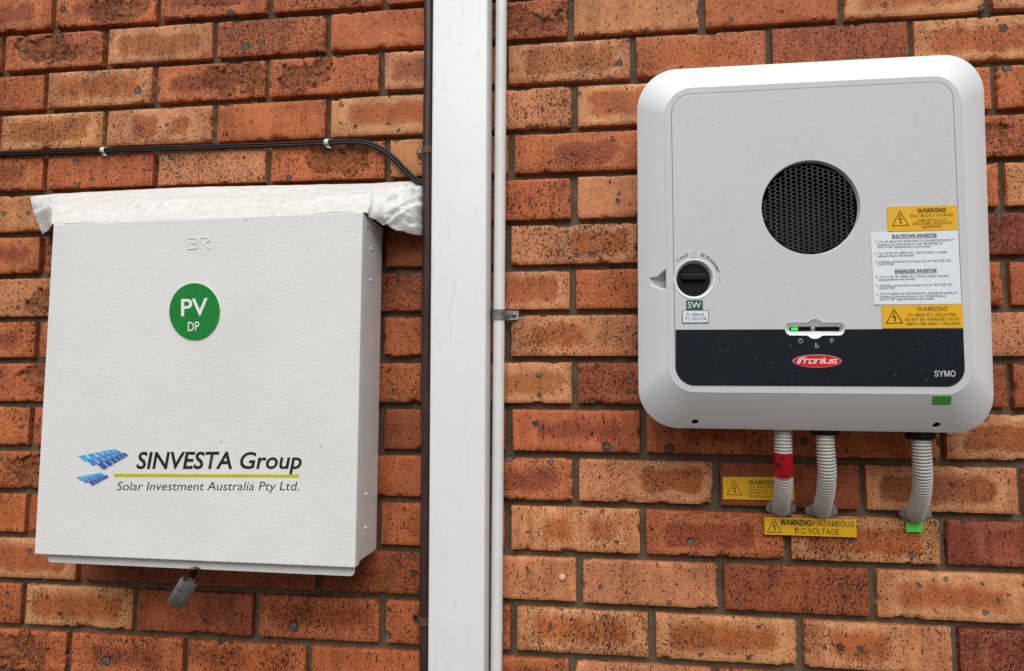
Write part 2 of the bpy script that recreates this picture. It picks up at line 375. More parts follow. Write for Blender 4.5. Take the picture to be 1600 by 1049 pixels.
LOOK = {'A': (-.5, ['Or', 'Ors', 'Ors', 'Os', 'O', 'To', 'O', 'To', 'Oo']), 'B': (0, ['Ors', 'Ty', 'O', 'O', 'Os', 'T', 'O', 'To', 'To']),
 'C': (-.5, ['O', 'To', 'Ors', 'Os', 'Td', 'Ty', 'Oo', 'D', 'To']), 'D': (0, ['Ty', 'Tp', 'O', 'To', 'T', 'To', 'O', 'O', 'O']),
 'E': (-.5, ['Or', 'O', 'T', 'Os', 'T', 'Or', 'O', 'O', 'Os']), 'F': (0, ['T', 'O', 'O', 'O', 'O', 'T', 'O', 'O', 'T']),
 'G': (-.5, ['Or', 'O', 'O', 'O', 'D', 'To+', 'O', 'O', 'R']), 'H': (0, ['Ts', 'O', 'O', 'D', 'To', 'O', 'O', 'O', 'O']),
 'I': (-.5, ['Or', 'O', 'O', 'O', 'O', 'To-', 'O', 'O', 'T']), 'J': (0, ['Os', 'O', 'O', 'O', 'Ty', 'Dr', 'O', 'D', 'D']),
 'K': (-.5, ['O', 'O', 'O', 'O', 'D', 'Or', 'Or', 'O', 'Td']), 'L': (0, ['Os', 'O', 'O', 'O', 'Or', 'To+', 'D', 'Td', 'O']),
 'M': (-.5, ['O', 'O', 'O', 'O', 'O', 'Tp', 'Or', 'To', 'Rr']), 'N': (0, ['To', 'D', 'D', 'D', 'T', 'T', 'D', 'To', 'O']),
 'O': (-.5, ['O', 'To', 'D', 'Od', 'O', 'To', 'To', 'To-', 'Rr']), 'P': (0, ['Os', 'Or', 'Oo', 'O', 'Or', 'To', 'O', 'T', 'O'])}
BASE = {'T': (.61, .250, .104), 'O': (.52, .142, .046), 'D': (.34, .082, .028), 'R': (.26, .052, .025)}
CORE = {'o': (.44, .112, .025), 'y': (.40, .135, .028), 'd': (.33, .076, .019), 'r': (.29, .060, .026)}
def vary(c, rng, a=.08):
    k = 1+rng.uniform(-a, a); h = rng.uniform(-.05, .05); return (c[0]*k, c[1]*k*(1+h), c[2]*k*(1-h))
wall = root('brick_wall', (1.0, 0, gz), 'orange red clay brick wall in stretcher bond with raked brown mortar', 'wall')
def smoothst(a, b, x): t = min(max((x-a)/(b-a), 0), 1); return t*t*(3-2*t)
def make_brick(row, k, code, visible, idx):
    rng = random.Random(idx*31+5)
    x0 = xperp(row, k, rng.uniform(-1, 1))+.0060+rng.uniform(-.0006, .0006); x1 = xperp(row, k+1, rng.uniform(-1, 1))-.0060+rng.uniform(-.0006, .0006)
    xm = (x0+x1)/2; tz = -.0060+rng.uniform(-.0007, .0004); bz = .0060+rng.uniform(-.0004, .0007)
    zt0, zt1 = zline(row-1, x0)+tz, zline(row-1, x1)+tz; zb0, zb1 = zline(row, x0)+bz, zline(row, x1)+bz
    zm = (zt0+zt1+zb0+zb1)/4; L = x1-x0; H = (zt0+zt1-zb0-zb1)/2
    spall = 's' in code
    nx, nz = (120, 40) if spall else ((56, 18) if visible else (20, 7))
    seed = idx*1.37+rng.uniform(0, 1)
    yoff = rng.uniform(-.0012, .0012); tilt = rng.uniform(-.004, .004)
    sx = rng.uniform(-.3, .3)*L if 'r' not in code else rng.choice((.18, -.1))*L
    verts, bp, sdv, spv = [], [], [], []
    hw, hh = L/2-.017-rng.uniform(0, .012), H/2-.012-rng.uniform(0, .005); cx = rng.uniform(-.006, .006); cz = rng.uniform(-.003, .003)
    if 'r' in code: hw *= rng.uniform(.55, .9); hh *= .85; cx = -sx*.4 if spall else rng.uniform(-.02, .02)
    if '+' in code: hw *= .55; cx = L*.2
    if '-' in code: hw *= .5; cx = -L*.12
    def core_sd(lx, lz):
        def box(cx, hw, hh, r=.013):
            qx, qz = abs(lx-cx)-(hw-r), abs(lz-cz)-(hh-r)
            return math.hypot(max(qx, 0), max(qz, 0))+min(max(qx, qz), 0)-r
        if 'p' in code: return min(box(-.03, .026, .025), box(.045, .022, .020))
        return box(cx, hw, hh)
    core = [c for c in code[1:] if c in 'oydrp']
    def row_ring(inset, ybase): pass
    us = [0, .004/L]+[lerp(.004/L, 1-.004/L, i/(nx-2)) for i in range(1, nx-2)]+[1-.004/L, 1]
    vs2 = [0, .004/H]+[lerp(.004/H, 1-.004/H, j/(nz-2)) for j in range(1, nz-2)]+[1-.004/H, 1]
    NX, NZ = len(us), len(vs2)
    for j, b in enumerate(vs2):
        for i, a in enumerate(us):
            lx = (a-.5)*L; z = lerp(lerp(zb0, zb1, a), lerp(zt0, zt1, a), b); lz = z-zm
            P = Vector((lx*1.0, lz, seed*3.1))
            y = yoff+tilt*lx+.0011*noise.noise(P*22)+.00055*noise.noise(P*85)
            edge = min(a*L, (1-a)*L, b*H, (1-b)*H)
            y += .0014*(1-smoothst(0, .0030, edge))
            chip = noise.noise(Vector((lx, lz, seed*5.3))*38)+.5*noise.noise(Vector((lx, lz, seed*5.3))*120)
            if edge < .0075: y += .0055*smoothst(.28, .7, chip)*(1-smoothst(.001, .0075, edge))
            wob = .0013*noise.noise(Vector((lx*60, lz*60, seed)))+.0005*noise.noise(Vector((lx*190, lz*190, seed)))
            ix = 1 if i == 0 else (-1 if i == NX-1 else 0); iz = 1 if j == 0 else (-1 if j == NZ-1 else 0)
            ch = max(0, chip-.28)*.005
            s = 0.0
            if spall:
                dd = math.hypot((lx-sx)/(L*.34), lz/(H*.52)); q = dd+.75*noise.noise(Vector((lx, lz, seed))*24)+.28*noise.noise(Vector((lx, lz, seed))*90)
                s = 1-smoothst(.80, .90, q)
                rough = noise.fractal(Vector((lx, lz, seed))*70, .9, 2.2, 4)
                st = math.floor((noise.noise(Vector((lx*.8, lz*1.3, seed+4))*30)+1)*2.2)/2.2
                y += s*(.0022+.0020*st+.0020*rough)
            verts.append((lx+ix*(ch+abs(wob))+wob*.4, y, lz+iz*(ch+abs(wob))+wob*.4)); bp.append((lx+seed*1.7, lz+seed*.9, seed)); sdv.append(core_sd(lx, lz) if core else .2); spv.append(s)
    faces = [(j*NX+i, j*NX+i+1, (j+1)*NX+i+1, (j+1)*NX+i) for j in range(NZ-1) for i in range(NX-1)]
    ringi = [i for i in range(NX)]+[j*NX+NX-1 for j in range(1, NZ)]+[(NZ-1)*NX+i for i in range(NX-2, -1, -1)]+[j*NX for j in range(NZ-2, 0, -1)]
    b0 = len(verts)
    for q in ringi:
        v = verts[q]; verts.append((v[0], .038, v[2])); bp.append((bp[q][0], bp[q][1], bp[q][2]+.03)); sdv.append(.2); spv.append(0)
    n = len(ringi)
    faces += [(ringi[(q+1) % n], ringi[q], b0+q, b0+(q+1) % n) for q in range(n)]
    me = bpy.data.meshes.new('brick'); me.from_pydata(verts, [], faces)
    ca = vary(BASE[code[0]], rng); cb = vary(CORE['o' if (core and core[0] == 'p') else (core[0] if core else 'o')], rng)
    for nm, ty, data in (('bp', 'FLOAT_VECTOR', [c for v in bp for c in v]), ('ca', 'FLOAT_VECTOR', list(ca)*len(verts)), ('cb', 'FLOAT_VECTOR', list(cb)*len(verts))):
        me.attributes.new(nm, ty, 'POINT').data.foreach_set('vector', data)
    rv = [rng.random(), rng.random(), rng.random()]
    if spall: rv[0] = .7
    me.attributes.new('rv', 'FLOAT_VECTOR', 'POINT').data.foreach_set('vector', rv*len(verts))
    hl = [.0 if not core else (.9 if code[0] == 'T' else .25)]*len(verts)
    for nm, data in (('sd', sdv), ('spall', spv), ('halo', hl)): me.attributes.new(nm, 'FLOAT', 'POINT').data.foreach_set('value', data)
    me.update(); me.materials.append(MAT['brick'])
    for p in me.polygons: p.use_smooth = True
    me.set_sharp_from_angle(angle=R_(50))
    o = bpy.data.objects.new('brick', me); COL.objects.link(o); o.parent = wall; o.location = Vector((xm, 0, zm))-wall.location
    return o
idx = 0; BR = {}
for row in range(-2, 18):
    half = (row % 2 == 0)
    for kk in range(-2, 11):
        k = kk+.5 if half else float(kk)
        inside = 0 <= row < 16 and -.6 <= k <= 8.2
        rng = random.Random(idx*17+3)
        code = rng.choices(['O', 'T', 'D', 'To', 'Or', 'Ty', 'Oo', 'R'], [5, 2, 2, 4, 2, 1, 1, 1])[0]
        if 0 <= row < 16:
            s0, l = LOOK[ROWS[row]]; q = round(k-s0)
            if 0 <= q < len(l): code = l[q]
        BR[(row, k)] = make_brick(row, k, code, inside, idx); idx += 1
# pink plug of filler on one brick
c = at(878.5, 903.5, .004)
link('filler_plug', lathe(c+Vector((0, .004, 0)), Vector((0, -1, .1)), [(.0062, 0), (.0060, .002), (.004, .0035), (.001, .0038)], 12), 'pink', BR[(13, 4.0)], True)
# raked mortar
def mortar_mesh():
    x0, x1, z0, z1 = -.55, 2.75, -1.58, .24; nx, nz = 420, 240; vs_, fs = [], []
    for j in range(nz+1):
        for i in range(nx+1):
            x = lerp(x0, x1, i/nx); z = lerp(z0, z1, j/nz); P = Vector((x, z, 2.2))
            vs_.append((x, .0140+.0034*noise.noise(P*24)+.0018*noise.noise(P*75), z))
    for j in range(nz):
        for i in range(nx): a = j*(nx+1)+i; fs.append((a, a+1, a+nx+2, a+nx+1))
    me = bpy.data.meshes.new('m'); me.from_pydata(vs_, [], fs); me.update(); return me
link('mortar', mortar_mesh(), 'mortar', wall, True)
link('wall_core', slab_mesh([Vector((-1.6, .04, 2.2)), Vector((3.8, .04, 2.2)), Vector((3.8, .04, gz)), Vector((-1.6, .04, gz))], .07), 'mortar', wall)

# ------------------------------------------------------------------ downpipe, conduits and clips
def vert_line(u0, u1, d, z0=-1.75, z1=.45):
    a, b = at(u0, 0, d), at(u1, 1049, d)
    f = lambda z: Vector((lerp(a.x, b.x, (z-a.z)/(b.z-a.z)), -d, z)); return f(z1), f(z0)
tl, bl = vert_line(676, 668, .062); tr, br_ = vert_line(762, 757, .062)
link('downpipe', bevel_mesh(slab_mesh([tl, tr, br_, bl], .058), .004, 3), 'downpipe', smooth=True)
tag(bpy.data.objects['downpipe'], 'wide white rectangular downpipe running up the brick wall between the two boxes', 'downpipe')
a, b = vert_line(783.5, 775.5, .016); cen = lambda z: Vector((lerp(b.x, a.x, (z-b.z)/(a.z-b.z)), -.016, z))
o = link('conduit', tube_mesh([cen(lerp(-1.75, .45, i/40)) for i in range(41)], .0104, 28), 'conduit', smooth=True)
tag(o, 'slim round white conduit fixed just right of the downpipe', 'conduit')
a2, b2 = vert_line(670.5, 663.5, .016); cen2 = lambda z: Vector((lerp(b2.x, a2.x, (z-b2.z)/(a2.z-b2.z)), -.016, z))
o = link('brown_conduit', tube_mesh([cen2(lerp(-1.75, .45, i/40))+Vector((.0008*math.sin(i*.9), 0, 0)) for i in range(41)], .0098, 28), 'brown', smooth=True)
tag(o, 'dark brown round conduit running along the left edge of the white downpipe', 'conduit')
def screw(name, c, parent, r=.0042, mat='steel', ax=Vector((0, -1, 0))):
    s = link(name, lathe(c, ax, [(r, -.002), (r, .0006), (r*.8, .0016), (r*.35, .0019)], 16), mat, parent, True); return s
def cross_slot(c, parent, r=.0026):
    ms = [slab_mesh([c+Vector((-x, -.0021, z)), c+Vector((x, -.0021, z)), c+Vector((x, -.0021, -z)), c+Vector((-x, -.0021, -z))], .0004) for x, z in ((r, r*.22), (r*.22, r))]
    link('slot', join(ms), 'cavity', parent)
def saddle(name, centre, rad, hgt, side, wing, mat, label, hole=False, grp=None):
    """strap bent over a pipe with a wing on one side (side = -1 left, +1 right)"""
    r = root(name, (centre.x, 0, centre.z-hgt/2), label, 'pipe clip', grp); th = .0016
    prof = []
    for k in range(15):
        an = math.pi*k/14; prof.append((math.cos(an)*side*-1*(rad+.0004), .016+math.sin(an)*(rad+.0004)))
    prof = [(prof[0][0], .003)]+prof+[(prof[-1][0], .006), (prof[-1][0]+side*.002, .004), (prof[-1][0]+side*wing, .004)]
    vs_, fs = [], []; n = len(prof)
    for i, (x, y) in enumerate(prof):
        p0 = prof[max(i-1, 0)]; p1 = prof[min(i+1, n-1)]; t = Vector((p1[0]-p0[0], p1[1]-p0[1])).normalized(); nn = Vector((-t.y, t.x))
        if nn.dot(Vector((x, y-.010))) < 0: nn = -nn
        if i >= n-2: nn = Vector((0, 1))
        h2 = hgt/2*(.86 if i == n-1 else 1.0)
        for o_ in (0, th):
            for hz in (-h2, h2): vs_.append(Vector((centre.x+x+nn.x*o_, -(y+nn.y*o_), centre.z+hz)))
    for i in range(n-1):
        a = i*4; b = a+4
        fs += [(a+2, a+3, b+3, b+2), (a, b, b+1, a+1), (a, a+2, b+2, b), (a+1, b+1, b+3, a+3)]
    fs += [(0, 1, 3, 2), (n*4-4, n*4-2, n*4-1, n*4-3)]
    link('strap', bevel_mesh(mesh(vs_, fs), .0004, 1, 50), mat, r)
    c = Vector((centre.x+prof[-2][0]+side*(wing*.55), -.0056, centre.z))
    if hole: link('screw_hole', lathe(c, Vector((0, -1, 0)), [(.0042, -.001), (.0042, .0006), (.003, .0007)], 16), 'cavity', r)
    else: s = screw('screw', c, r); cross_slot(c, s)
    return r
c = at(781, 492.5, .016); c.x = cen(c.z).x
r = saddle('pipe_saddle', c, .0104, .0185, 1, .024, 'galv', 'grey galvanised saddle clip holding the white conduit to the wall')
link('pressed_rib', slab_mesh([c+Vector((.004, -.0116, .003)), c+Vector((.021, .0088, .003)), c+Vector((.021, .0088, -.002)), c+Vector((.004, -.0116, -.002))], .002, .0006), 'galv', r)
c = at(667, 236, .016); c.x = cen2(c.z).x
saddle('pipe_saddle', c, .0098, .0145, -1, .014, 'brownclip', 'brown saddle clip with screw on the brown conduit, level with the black cable', grp='saddle clips on the brown conduit')
c = at(660, 969, .016); c.x = cen2(c.z).x
saddle('pipe_saddle', c, .0098, .0145, -1, .015, 'brownclip', 'dull brown saddle clip with empty screw hole low on the brown conduit', True, 'saddle clips on the brown conduit')

# black twin cable
pts = [(-160, 246), (-20, 242), (80, 239), (162, 236), (300, 231), (420, 227), (511, 223.5), (550, 222), (575, 224.5), (598, 234), (616, 248.5), (634, 267), (648, 280), (659, 285), (672, 286)]
pp = [at(u, v, .0055 if u < 600 else .009) for u, v in pts]
path = smooth_path(pp, 220); ms = []
for s in (1, -1):
    q = []
    for i, p in enumerate(path):
        t = (path[min(i+1, 219)]-path[max(i-1, 0)]).normalized(); nrm = Vector((-t.z, 0, t.x))
        q.append(p+nrm*.0026*s+Vector((0, .0009*s+.0006*noise.noise(p*14), 0)))
    ms.append(tube_mesh(q, .0029, 12))
o = link('twin_cable', join(ms), 'black_cable', smooth=True); tag(o, 'black twin cable strung across the bricks above the white enclosure', 'cable')
for u, v, lab in ((162, 235.5, 'small white cable clip on the black cable nearest the left edge'), (511, 223, 'small white cable clip on the black cable where it starts to bend')):
    c = at(u, v, .006); r = root('cable_clip', (c.x, 0, c.z), lab, 'cable clip', 'white cable clips'); prof = []
    for k in range(13): an = math.pi*k/12; prof.append((-math.cos(an)*.0062, .0035+math.sin(an)*.0075))
    vs_, fs = [], []
    for z, y in prof:
        for e in (0, .0014):
            for x in (-.0042, .0042): vs_.append(Vector((c.x+x, -(y+e*max(0, (y-.0035)/.0075)), c.z-z*(1+e/.0062*.9))))
    for i in range(12):
        a = i*4; fs += [(a+2, a+3, a+7, a+6), (a, a+4, a+5, a+1), (a, a+2, a+6, a+4), (a+1, a+5, a+7, a+3)]
    fs += [(0, 1, 3, 2), (48, 50, 51, 49)]
    link('strap', mesh(vs_, fs), 'whiteclip', r, True)
    screw('nail', c+Vector((0, -.005, -.0052)), r, .0028)
    link('tail', slab_mesh([c+Vector((.001, -.003, -.008)), c+Vector((.009, -.003, -.0105)), c+Vector((.0085, -.003, -.0125)), c+Vector((0, -.003, -.0105))], .002, .0005), 'whiteclip', r)

# ------------------------------------------------------------------ white enclosure on the left
BD = .1275
F = [at(u, v, BD) for u, v in ((83, 350), (567, 330.5), (555, 888), (53, 866.5))]
cx = (F[0].x+F[1].x)/2
enc = root('electrical_enclosure', (cx, 0, F[2].z), 'square white textured steel enclosure with a green round sticker and overlaid company lettering', 'enclosure')
cover = link('cover', bevel_mesh(slab_mesh(F, .020), .0022, 3), 'enamel', enc)
def off(p, dx, dz, y): return Vector((p.x+dx, y, p.z+dz))
B4 = [off(F[0], .004, -.003, -BD+.0195), off(F[1], -.003, -.003, -BD+.0195), off(F[2], -.003, .004, -BD+.0195), off(F[3], .004, .004, -BD+.0195)]
link('body', bevel_mesh(slab_mesh(B4, BD-.0195-.012), .0015, 2), 'enamel_flat', enc)
T4 = [off(F[0], .002, -.0012, -BD+.0215), off(F[1], -.0012, -.0012, -BD+.0215), off(F[1], -.0012, -.0190, -BD+.0215), off(F[0], .002, -.0190, -BD+.0215)]
link('top_cap', bevel_mesh(slab_mesh(T4, BD-.0215-.014), .0012, 2), 'enamel_flat', enc)
lipd = BD-.012
lip = pxloop(rrect_px([(74, 862), (554, 884), (553.5, 901), (75, 879)], [0, 0, 7, 5], 5), lipd)
plate('hasp_lip', lip, lipd, .0035, 'enamel_flat', enc, .0006)
for u, v in ((579.5, 389), (579, 438), (572, 772.5), (571, 825)):
    # rivets on the right side: find depth along the side face
    fx = B4[1].x
    lo, hi = 0, BD
    for _ in range(40):
        m_ = (lo+hi)/2
        if at(u, v, m_).x < fx: lo = m_
        else: hi = m_
    p = at(u, v, m_); link('rivet', lathe(Vector((fx, p.y, p.z)), Vector((1, 0, 0)), [(.0034, -.001), (.0034, .0006), (.0026, .0019), (.001, .0025)], 14), 'enamel_flat', enc, True)
# embossed maker's letters
eb = []
for body, p0, p1 in (('B', (294, 389), (309, 388.5)), ('R', (311, 388.5), (327, 388))):
    pass
def stroke(poly, wd, closed=False):
    """outline polygons of thick poly-line segments with mitred look"""
    out = []; P = [Vector(p) for p in poly]+([Vector(poly[0])] if closed else [])
    for a, b in zip(P, P[1:]):
        t = (b-a).normalized()*wd/2; n = Vector((-t.y, t.x)); out.append([a-t+n, b+t+n, b+t-n, a-t-n])
    return out
def strokes_mesh(polys, f, d, thick):
    ms = []
    for q, quad in enumerate(polys):
        e = .00003*(q % 5)
        pts = [f(p) for p in quad]; pts = [Vector((p.x, p.y-e, p.z)) for p in pts]; ms.append(slab_mesh(pts, thick))
    return join(ms)
gl = {'B': [([(-.05, 1), (.75, 1), (1, .85), (1, .65), (.72, .52), (.35, .52)], 0), ([(.72, .50), (1, .36), (1, .12), (.75, 0), (-.05, 0)], 0), ([(0, .0), (0, .62)], 0)],
      'R': [([(.0, 0), (.0, .95)], 0), ([(.15, 1), (.8, 1), (1, .82), (1, .68), (.5, .38), (1, 0)], 0)]}
for ch, (ua, ub) in (('B', (294.5, 308)), ('R', (312, 326))):
    polys = []
    for pl, cl in gl[ch]: polys += stroke([(x*1.0, y*1.35) for x, y in pl], .17)
    f = lambda p: at(ua+(ub-ua)*p.x, 389-.04*(ua-294)-16.5*p.y/1.35-.035*(ub-ua)*p.x, BD+.0009)
    link('embossed_letter', bevel_mesh(strokes_mesh(polys, f, BD, .0012), .0004, 1), 'enamel_flat', cover)
# round green sticker
C0 = (303.8, 487); ELL = lambda k, dx=0, dy=0: ellipse_px(C0[0]+dx, C0[1]+dy, 39.3*k, 44.3*k)
st = plate('round_sticker', pxloop(ELL(1.0), BD+.0018), BD+.0018, .0018, 'green', enc); tag(st, 'round green sticker with white lettering')
plate('pale_rim', pxloop(ELL(1.015, .3, -.5), BD+.0009), BD+.0009, .0009, 'pale', st)
text('lettering', 'PV', (283, 494), (324.5, 492.5), 26, BD+.0021, 'white_ink', st, bold=.012, sans=False)
text('lettering', 'DP', (293.5, 517.5), (311.5, 516.8), 14, BD+.0021, 'white_ink', st, bold=.006, sans=False)
# company overlay mark, built as lettering on the cover
text('lettering', 'SINVESTA', (213, 732.3), (362.5, 732.3), 25.2, BD+.0004, 'ink', cover, bold=.018, shear=.2, sans=False)
text('lettering', 'Group', (375, 732.3), (471.5, 732.3), 25.2, BD+.0004, 'ink', cover, bold=.014, shear=.2, sans=False)
text('lettering', 'Solar Investment Australia Pty Ltd.', (182.5, 766.4), (467, 766.4), 13.2, BD+.0004, 'ink', cover, bold=-.006, shear=.2, sans=False)
slab('underline', [(178.5, 740.3), (467.5, 741.5), (467.5, 746.2), (178.5, 745.2)], BD+.0004, .0004, 'yline', cover)
def tiles(fx):
    rows = [(((178, 264), (655, 168), (722, 214), (268, 338)), 'b1'), (((285, 314), (690, 193), (758, 238), (366, 390)), 'b2'), (((415, 366), (768, 213), (812, 256), (502, 438)), 'b3')]
    for (TL, TR, BR_, BL), mt in rows:
        TL, TR, BR_, BL = map(Vector, (TL, TR, BR_, BL)); BL = lerp(TL, BL, .88); BR_ = lerp(TR, BR_, .88); T = lambda i: (1.45*i/6)/(1+.45*i/6)
        dd = BD+.0004+.0003*int(mt[1])
        for i in range(6):
            a, b = T(i), T(i+.80); q = [lerp(TL, TR, a), lerp(TL, TR, b), lerp(BL, BR_, b), lerp(BL, BR_, a)]
            slab('logo_tile', [fx(p) for p in q], dd, .0003, mt, cover)
tiles(lambda p: (100+p.x/8, 680+p.y/8))
tiles(lambda p: (100+(150+(p.x-178)*.657)/8, 680+(465+(p.y-165)*.62)/8))

# padlock under the enclosure
def padlock():
    c = at(286, 925.5, .1150); r = root('padlock', c, 'small grey metal padlock hanging tilted from the bottom lip of the white enclosure', 'padlock')
    Rm = Matrix.Rotation(R_(28), 3, 'Y') @ Matrix.Rotation(R_(34), 3, 'Z') @ Matrix.Rotation(R_(8), 3, 'X')
    k = 1.16; hx, hy, hz = .0135*k, .0080*k, .0200*k
    sec = []
    for i in range(24):
        an = 2*math.pi*i/24; ca_, sa_ = math.cos(an), math.sin(an); sec.append((math.copysign(abs(ca_)**.62, ca_)*hx, math.copysign(abs(sa_)**.62, sa_)*hy))
    vs_ = [c+Rm @ Vector((x, y, z)) for z, kk in ((-hz, .90), (-hz+.0012, .97), (-hz*.3, 1.0), (hz-.0015, .98), (hz, .93)) for x, y in [(x*kk, y*kk) for x, y in sec]]
    fs = [tuple(range(24))[::-1], tuple(range(96, 120))]+[(j*24+i, j*24+(i+1) % 24, j*24+24+(i+1) % 24, j*24+24+i) for j in range(4) for i in range(24)]
    bo = link('body', mesh(vs_, fs), 'lock', r, True); bo.data.set_sharp_from_angle(angle=R_(40))
    q = []
    for z in (-.004, .004, .012, .018): q.append(Vector((-.0085, 0, hz+z)))
    for i in range(1, 12): an = math.pi*(1-i/12); q.append(Vector((.0085*math.cos(an), 0, hz+.018+.0085*math.sin(an))))
    for z in (.018, .012, .004, -.004): q.append(Vector((.0085, 0, hz+z)))
    link('shackle', tube_mesh([c+Rm @ p for p in q], .0028, 12), 'brass', r, True)
padlock()

# flashing strip above the enclosure
CN = [[(47, 308, .003), (51, 326, .010), (58, 347, .018), (66.5, 366.5, .022)], [(57, 306, .003), (64, 324, .024), (71, 343, .040), (75, 360, .048)],
 [(75, 304.5, .003), (76, 321, .040), (79, 338, .078), (82, 352, .105)], [(92, 303, .003), (92, 318, .048), (91, 334, .090), (90, 350.3, .126)],
 [(190, 298, .003), (190, 313, .048), (190, 329, .090), (190, 346.2, .126)], [(300, 293, .003), (300, 309, .048), (300, 325, .090), (300, 341.8, .126)],
 [(440, 290, .003), (440, 305, .048), (440, 320, .090), (440, 336.2, .126)], [(560, 287.5, .003), (560, 301, .048), (560, 316, .090), (560, 331.3, .125)],
 [(590, 286.3, .003), (588, 302, .044), (584, 321, .080), (577, 340, .104)], [(612, 285.3, .003), (611, 303, .038), (605, 326, .066), (594, 347, .076)],
 [(632, 284.2, .003), (633, 303, .026), (626, 326, .056), (608, 357.5, .058)], [(648, 282.5, .003), (648, 304, .018), (642, 330, .046), (634, 364, .046)],
 [(657, 286, .003), (658, 306, .012), (655, 334, .034), (650, 367, .034)], [(660.5, 292, .003), (662.5, 312, .006), (662, 340, .012), (660, 369, .016)]]
def flashing():
    NS, NT = 300, 40; n = len(CN); vs_, fs = [], []
    def cr(p, t, i):
        g_ = lambda k: p[min(max(k, 0), len(p)-1)]; p0, p1, p2, p3 = g_(i-1), g_(i), g_(i+1), g_(i+2)
        return .5*((2*p1)+(p2-p0)*t+(2*p0-5*p1+4*p2-p3)*t*t+(3*p1-p0-3*p2+p3)*t**3)
    W = [[at(u, v, d) for u, v, d in c] for c in CN]
    key = [0]
    for c0, c1 in zip(W, W[1:]): key.append(key[-1]+(c1[1]-c0[1]).length)
    for a in range(NS+1):
        s = key[-1]*a/NS; i = max(k for k in range(n-1) if key[k] <= s+1e-9); t = min((s-key[i])/(key[i+1]-key[i]), 1)
        colp = [cr([W[q][r_] for q in range(n)], t, i) for r_ in range(4)]
        crum = smoothst(key[8], key[10], s)+.28*(1-smoothst(key[0], key[3], s))
        for b in range(NT+1):
            tt = b/NT*3; j = min(int(tt), 2); p = cr(colp, tt-j, j)
            P = Vector((p.x, b/NT*.13, 0)); mid = math.sin(math.pi*min(b/NT, 1))
            wr = .0085*noise.noise(Vector((P.x*4, P.y*26, 1)))+.0028*noise.noise(Vector((P.x*13, P.y*48, 3)))
            cz = noise.noise(Vector((p.x*34+p.z*20, p.z*46, 5))); rid = (1-abs(noise.noise(Vector((p.x*30-p.z*40, p.z*22, 9)))))**6+.5*(1-abs(noise.noise(Vector((p.x*70+p.z*50, p.z*60, 19)))))**6
            amp = mid*(.55+.45*mid) if b < NT else 0
            cr2 = .0052*(noise.turbulence(Vector((p.x*5.5+b/NT*.8, b/NT*3.0, 21)), 3, True)-.5)+.0016*(1-abs(noise.noise(Vector((p.x*14-b/NT*2, b/NT*5, 13)))))**8
            k1 = (wr+cr2)*amp*(1-.5*min(crum, 1)); k2 = crum*(.005*cz+.007*(rid-.4)+.0025*noise.noise(Vector((p.x*120, p.z*120, 2))))*(.15+.85*min(1, b/NT*4))
            if crum > .3: e = .0030*noise.noise(Vector((p.x*80, p.z*80, 8)))
            else: e = 0
            vs_.append(p+Vector((e, -(k1+k2)*.75, (k1+k2)*.6+e+(.0007*noise.noise(Vector((p.x*30, 0, 4))) if b == 0 else 0))))
    for a in range(NS):
        for b in range(NT): q = a*(NT+1)+b; fs.append((q, q+1, q+NT+2, q+NT+1))
    me = mesh(vs_, fs); o = link('flashing_strip', me, 'membrane', smooth=True)
    md = o.modifiers.new('thickness', 'SOLIDIFY'); md.thickness = .0007; md.offset = 0
    tag(o, 'crumpled white flashing strip sealing the top of the white enclosure to the bricks', 'flashing')
flashing()

# ------------------------------------------------------------------ inverter on the right
D2, D1 = .150, .105
inv = root('solar_inverter', (at(1275, 670, .06).x, 0, at(1275, 676, D1).z), 'large white solar inverter with round fan grille and dark panel on its lower front', 'inverter')
def loft(loops, capfirst=False, caplast=False):
    vs_, fs = [], []; n = len(loops[0])
    for l in loops: vs_ += l
    for i in range(len(loops)-1):
        for k in range(n): k2 = (k+1) % n; fs.append((i*n+k, i*n+k2, (i+1)*n+k2, (i+1)*n+k))
    if capfirst: fs.append(tuple(range(n)))
    if caplast: fs.append(tuple(range((len(loops)-1)*n, len(loops)*n)))
    return mesh(vs_, fs)
OUT = [(995.5, 111.5), (1535.5, 83), (1554.5, 677.5), (998, 668)]; INN = [(1039, 139.5), (1499, 117.5), (1521, 617), (1044, 613)]
PAN = [(1049, 148.5), (1488, 127), (1508, 604), (1056, 602)]
NC = 14
outl = [at(u, v, D1) for u, v in rrect_px(OUT, 62, NC)]; innl = [at(u, v, D2) for u, v in rrect_px(INN, 42, NC)]
cenO = sum(outl, Vector())/len(outl)
def grow(l, k, y):
    """offset a loop in or out by k metres and move it to depth y"""
    n = len(l); o = []
    for i in range(n):
        t = (l[(i+1) % n]-l[i-1]); nn = Vector((t.z, 0, -t.x)).normalized()
        if nn.dot(l[i]-cenO) < 0: nn = -nn
        q = l[i]+nn*k; o.append(Vector((q.x, -y, q.z)))
    return o
def mixl(a, b, t, y): return [Vector((lerp(p.x, q.x, t), -y, lerp(p.z, q.z, t))) for p, q in zip(a, b)]
panl_face = [at(u, v, D2) for u, v in rrect_px(PAN, [30, 28, 30, 30], NC)]
lo = [grow(outl, -.012, .02), grow(outl, -.012, .070), grow(outl, -.004, .071), grow(outl, -.0005, .088), outl, mixl(outl, innl, .06, D1+.0035), mixl(outl, innl, .5, D1+.0245), mixl(outl, innl, .96, D2-.0016), mixl(outl, innl, .985, D2-.0007), mixl(outl, innl, .985, D2-.006), mixl(outl, innl, .985, D2-.06)]
hm = loft(lo, True, False)
rim = [mixl(outl, innl, .985, D2-.003), mixl(outl, innl, .985, D2-.0006), mixl(outl, innl, 1.0, D2), grow(panl_face, .0007, D2), grow(panl_face, .0007, D2-.0045)]
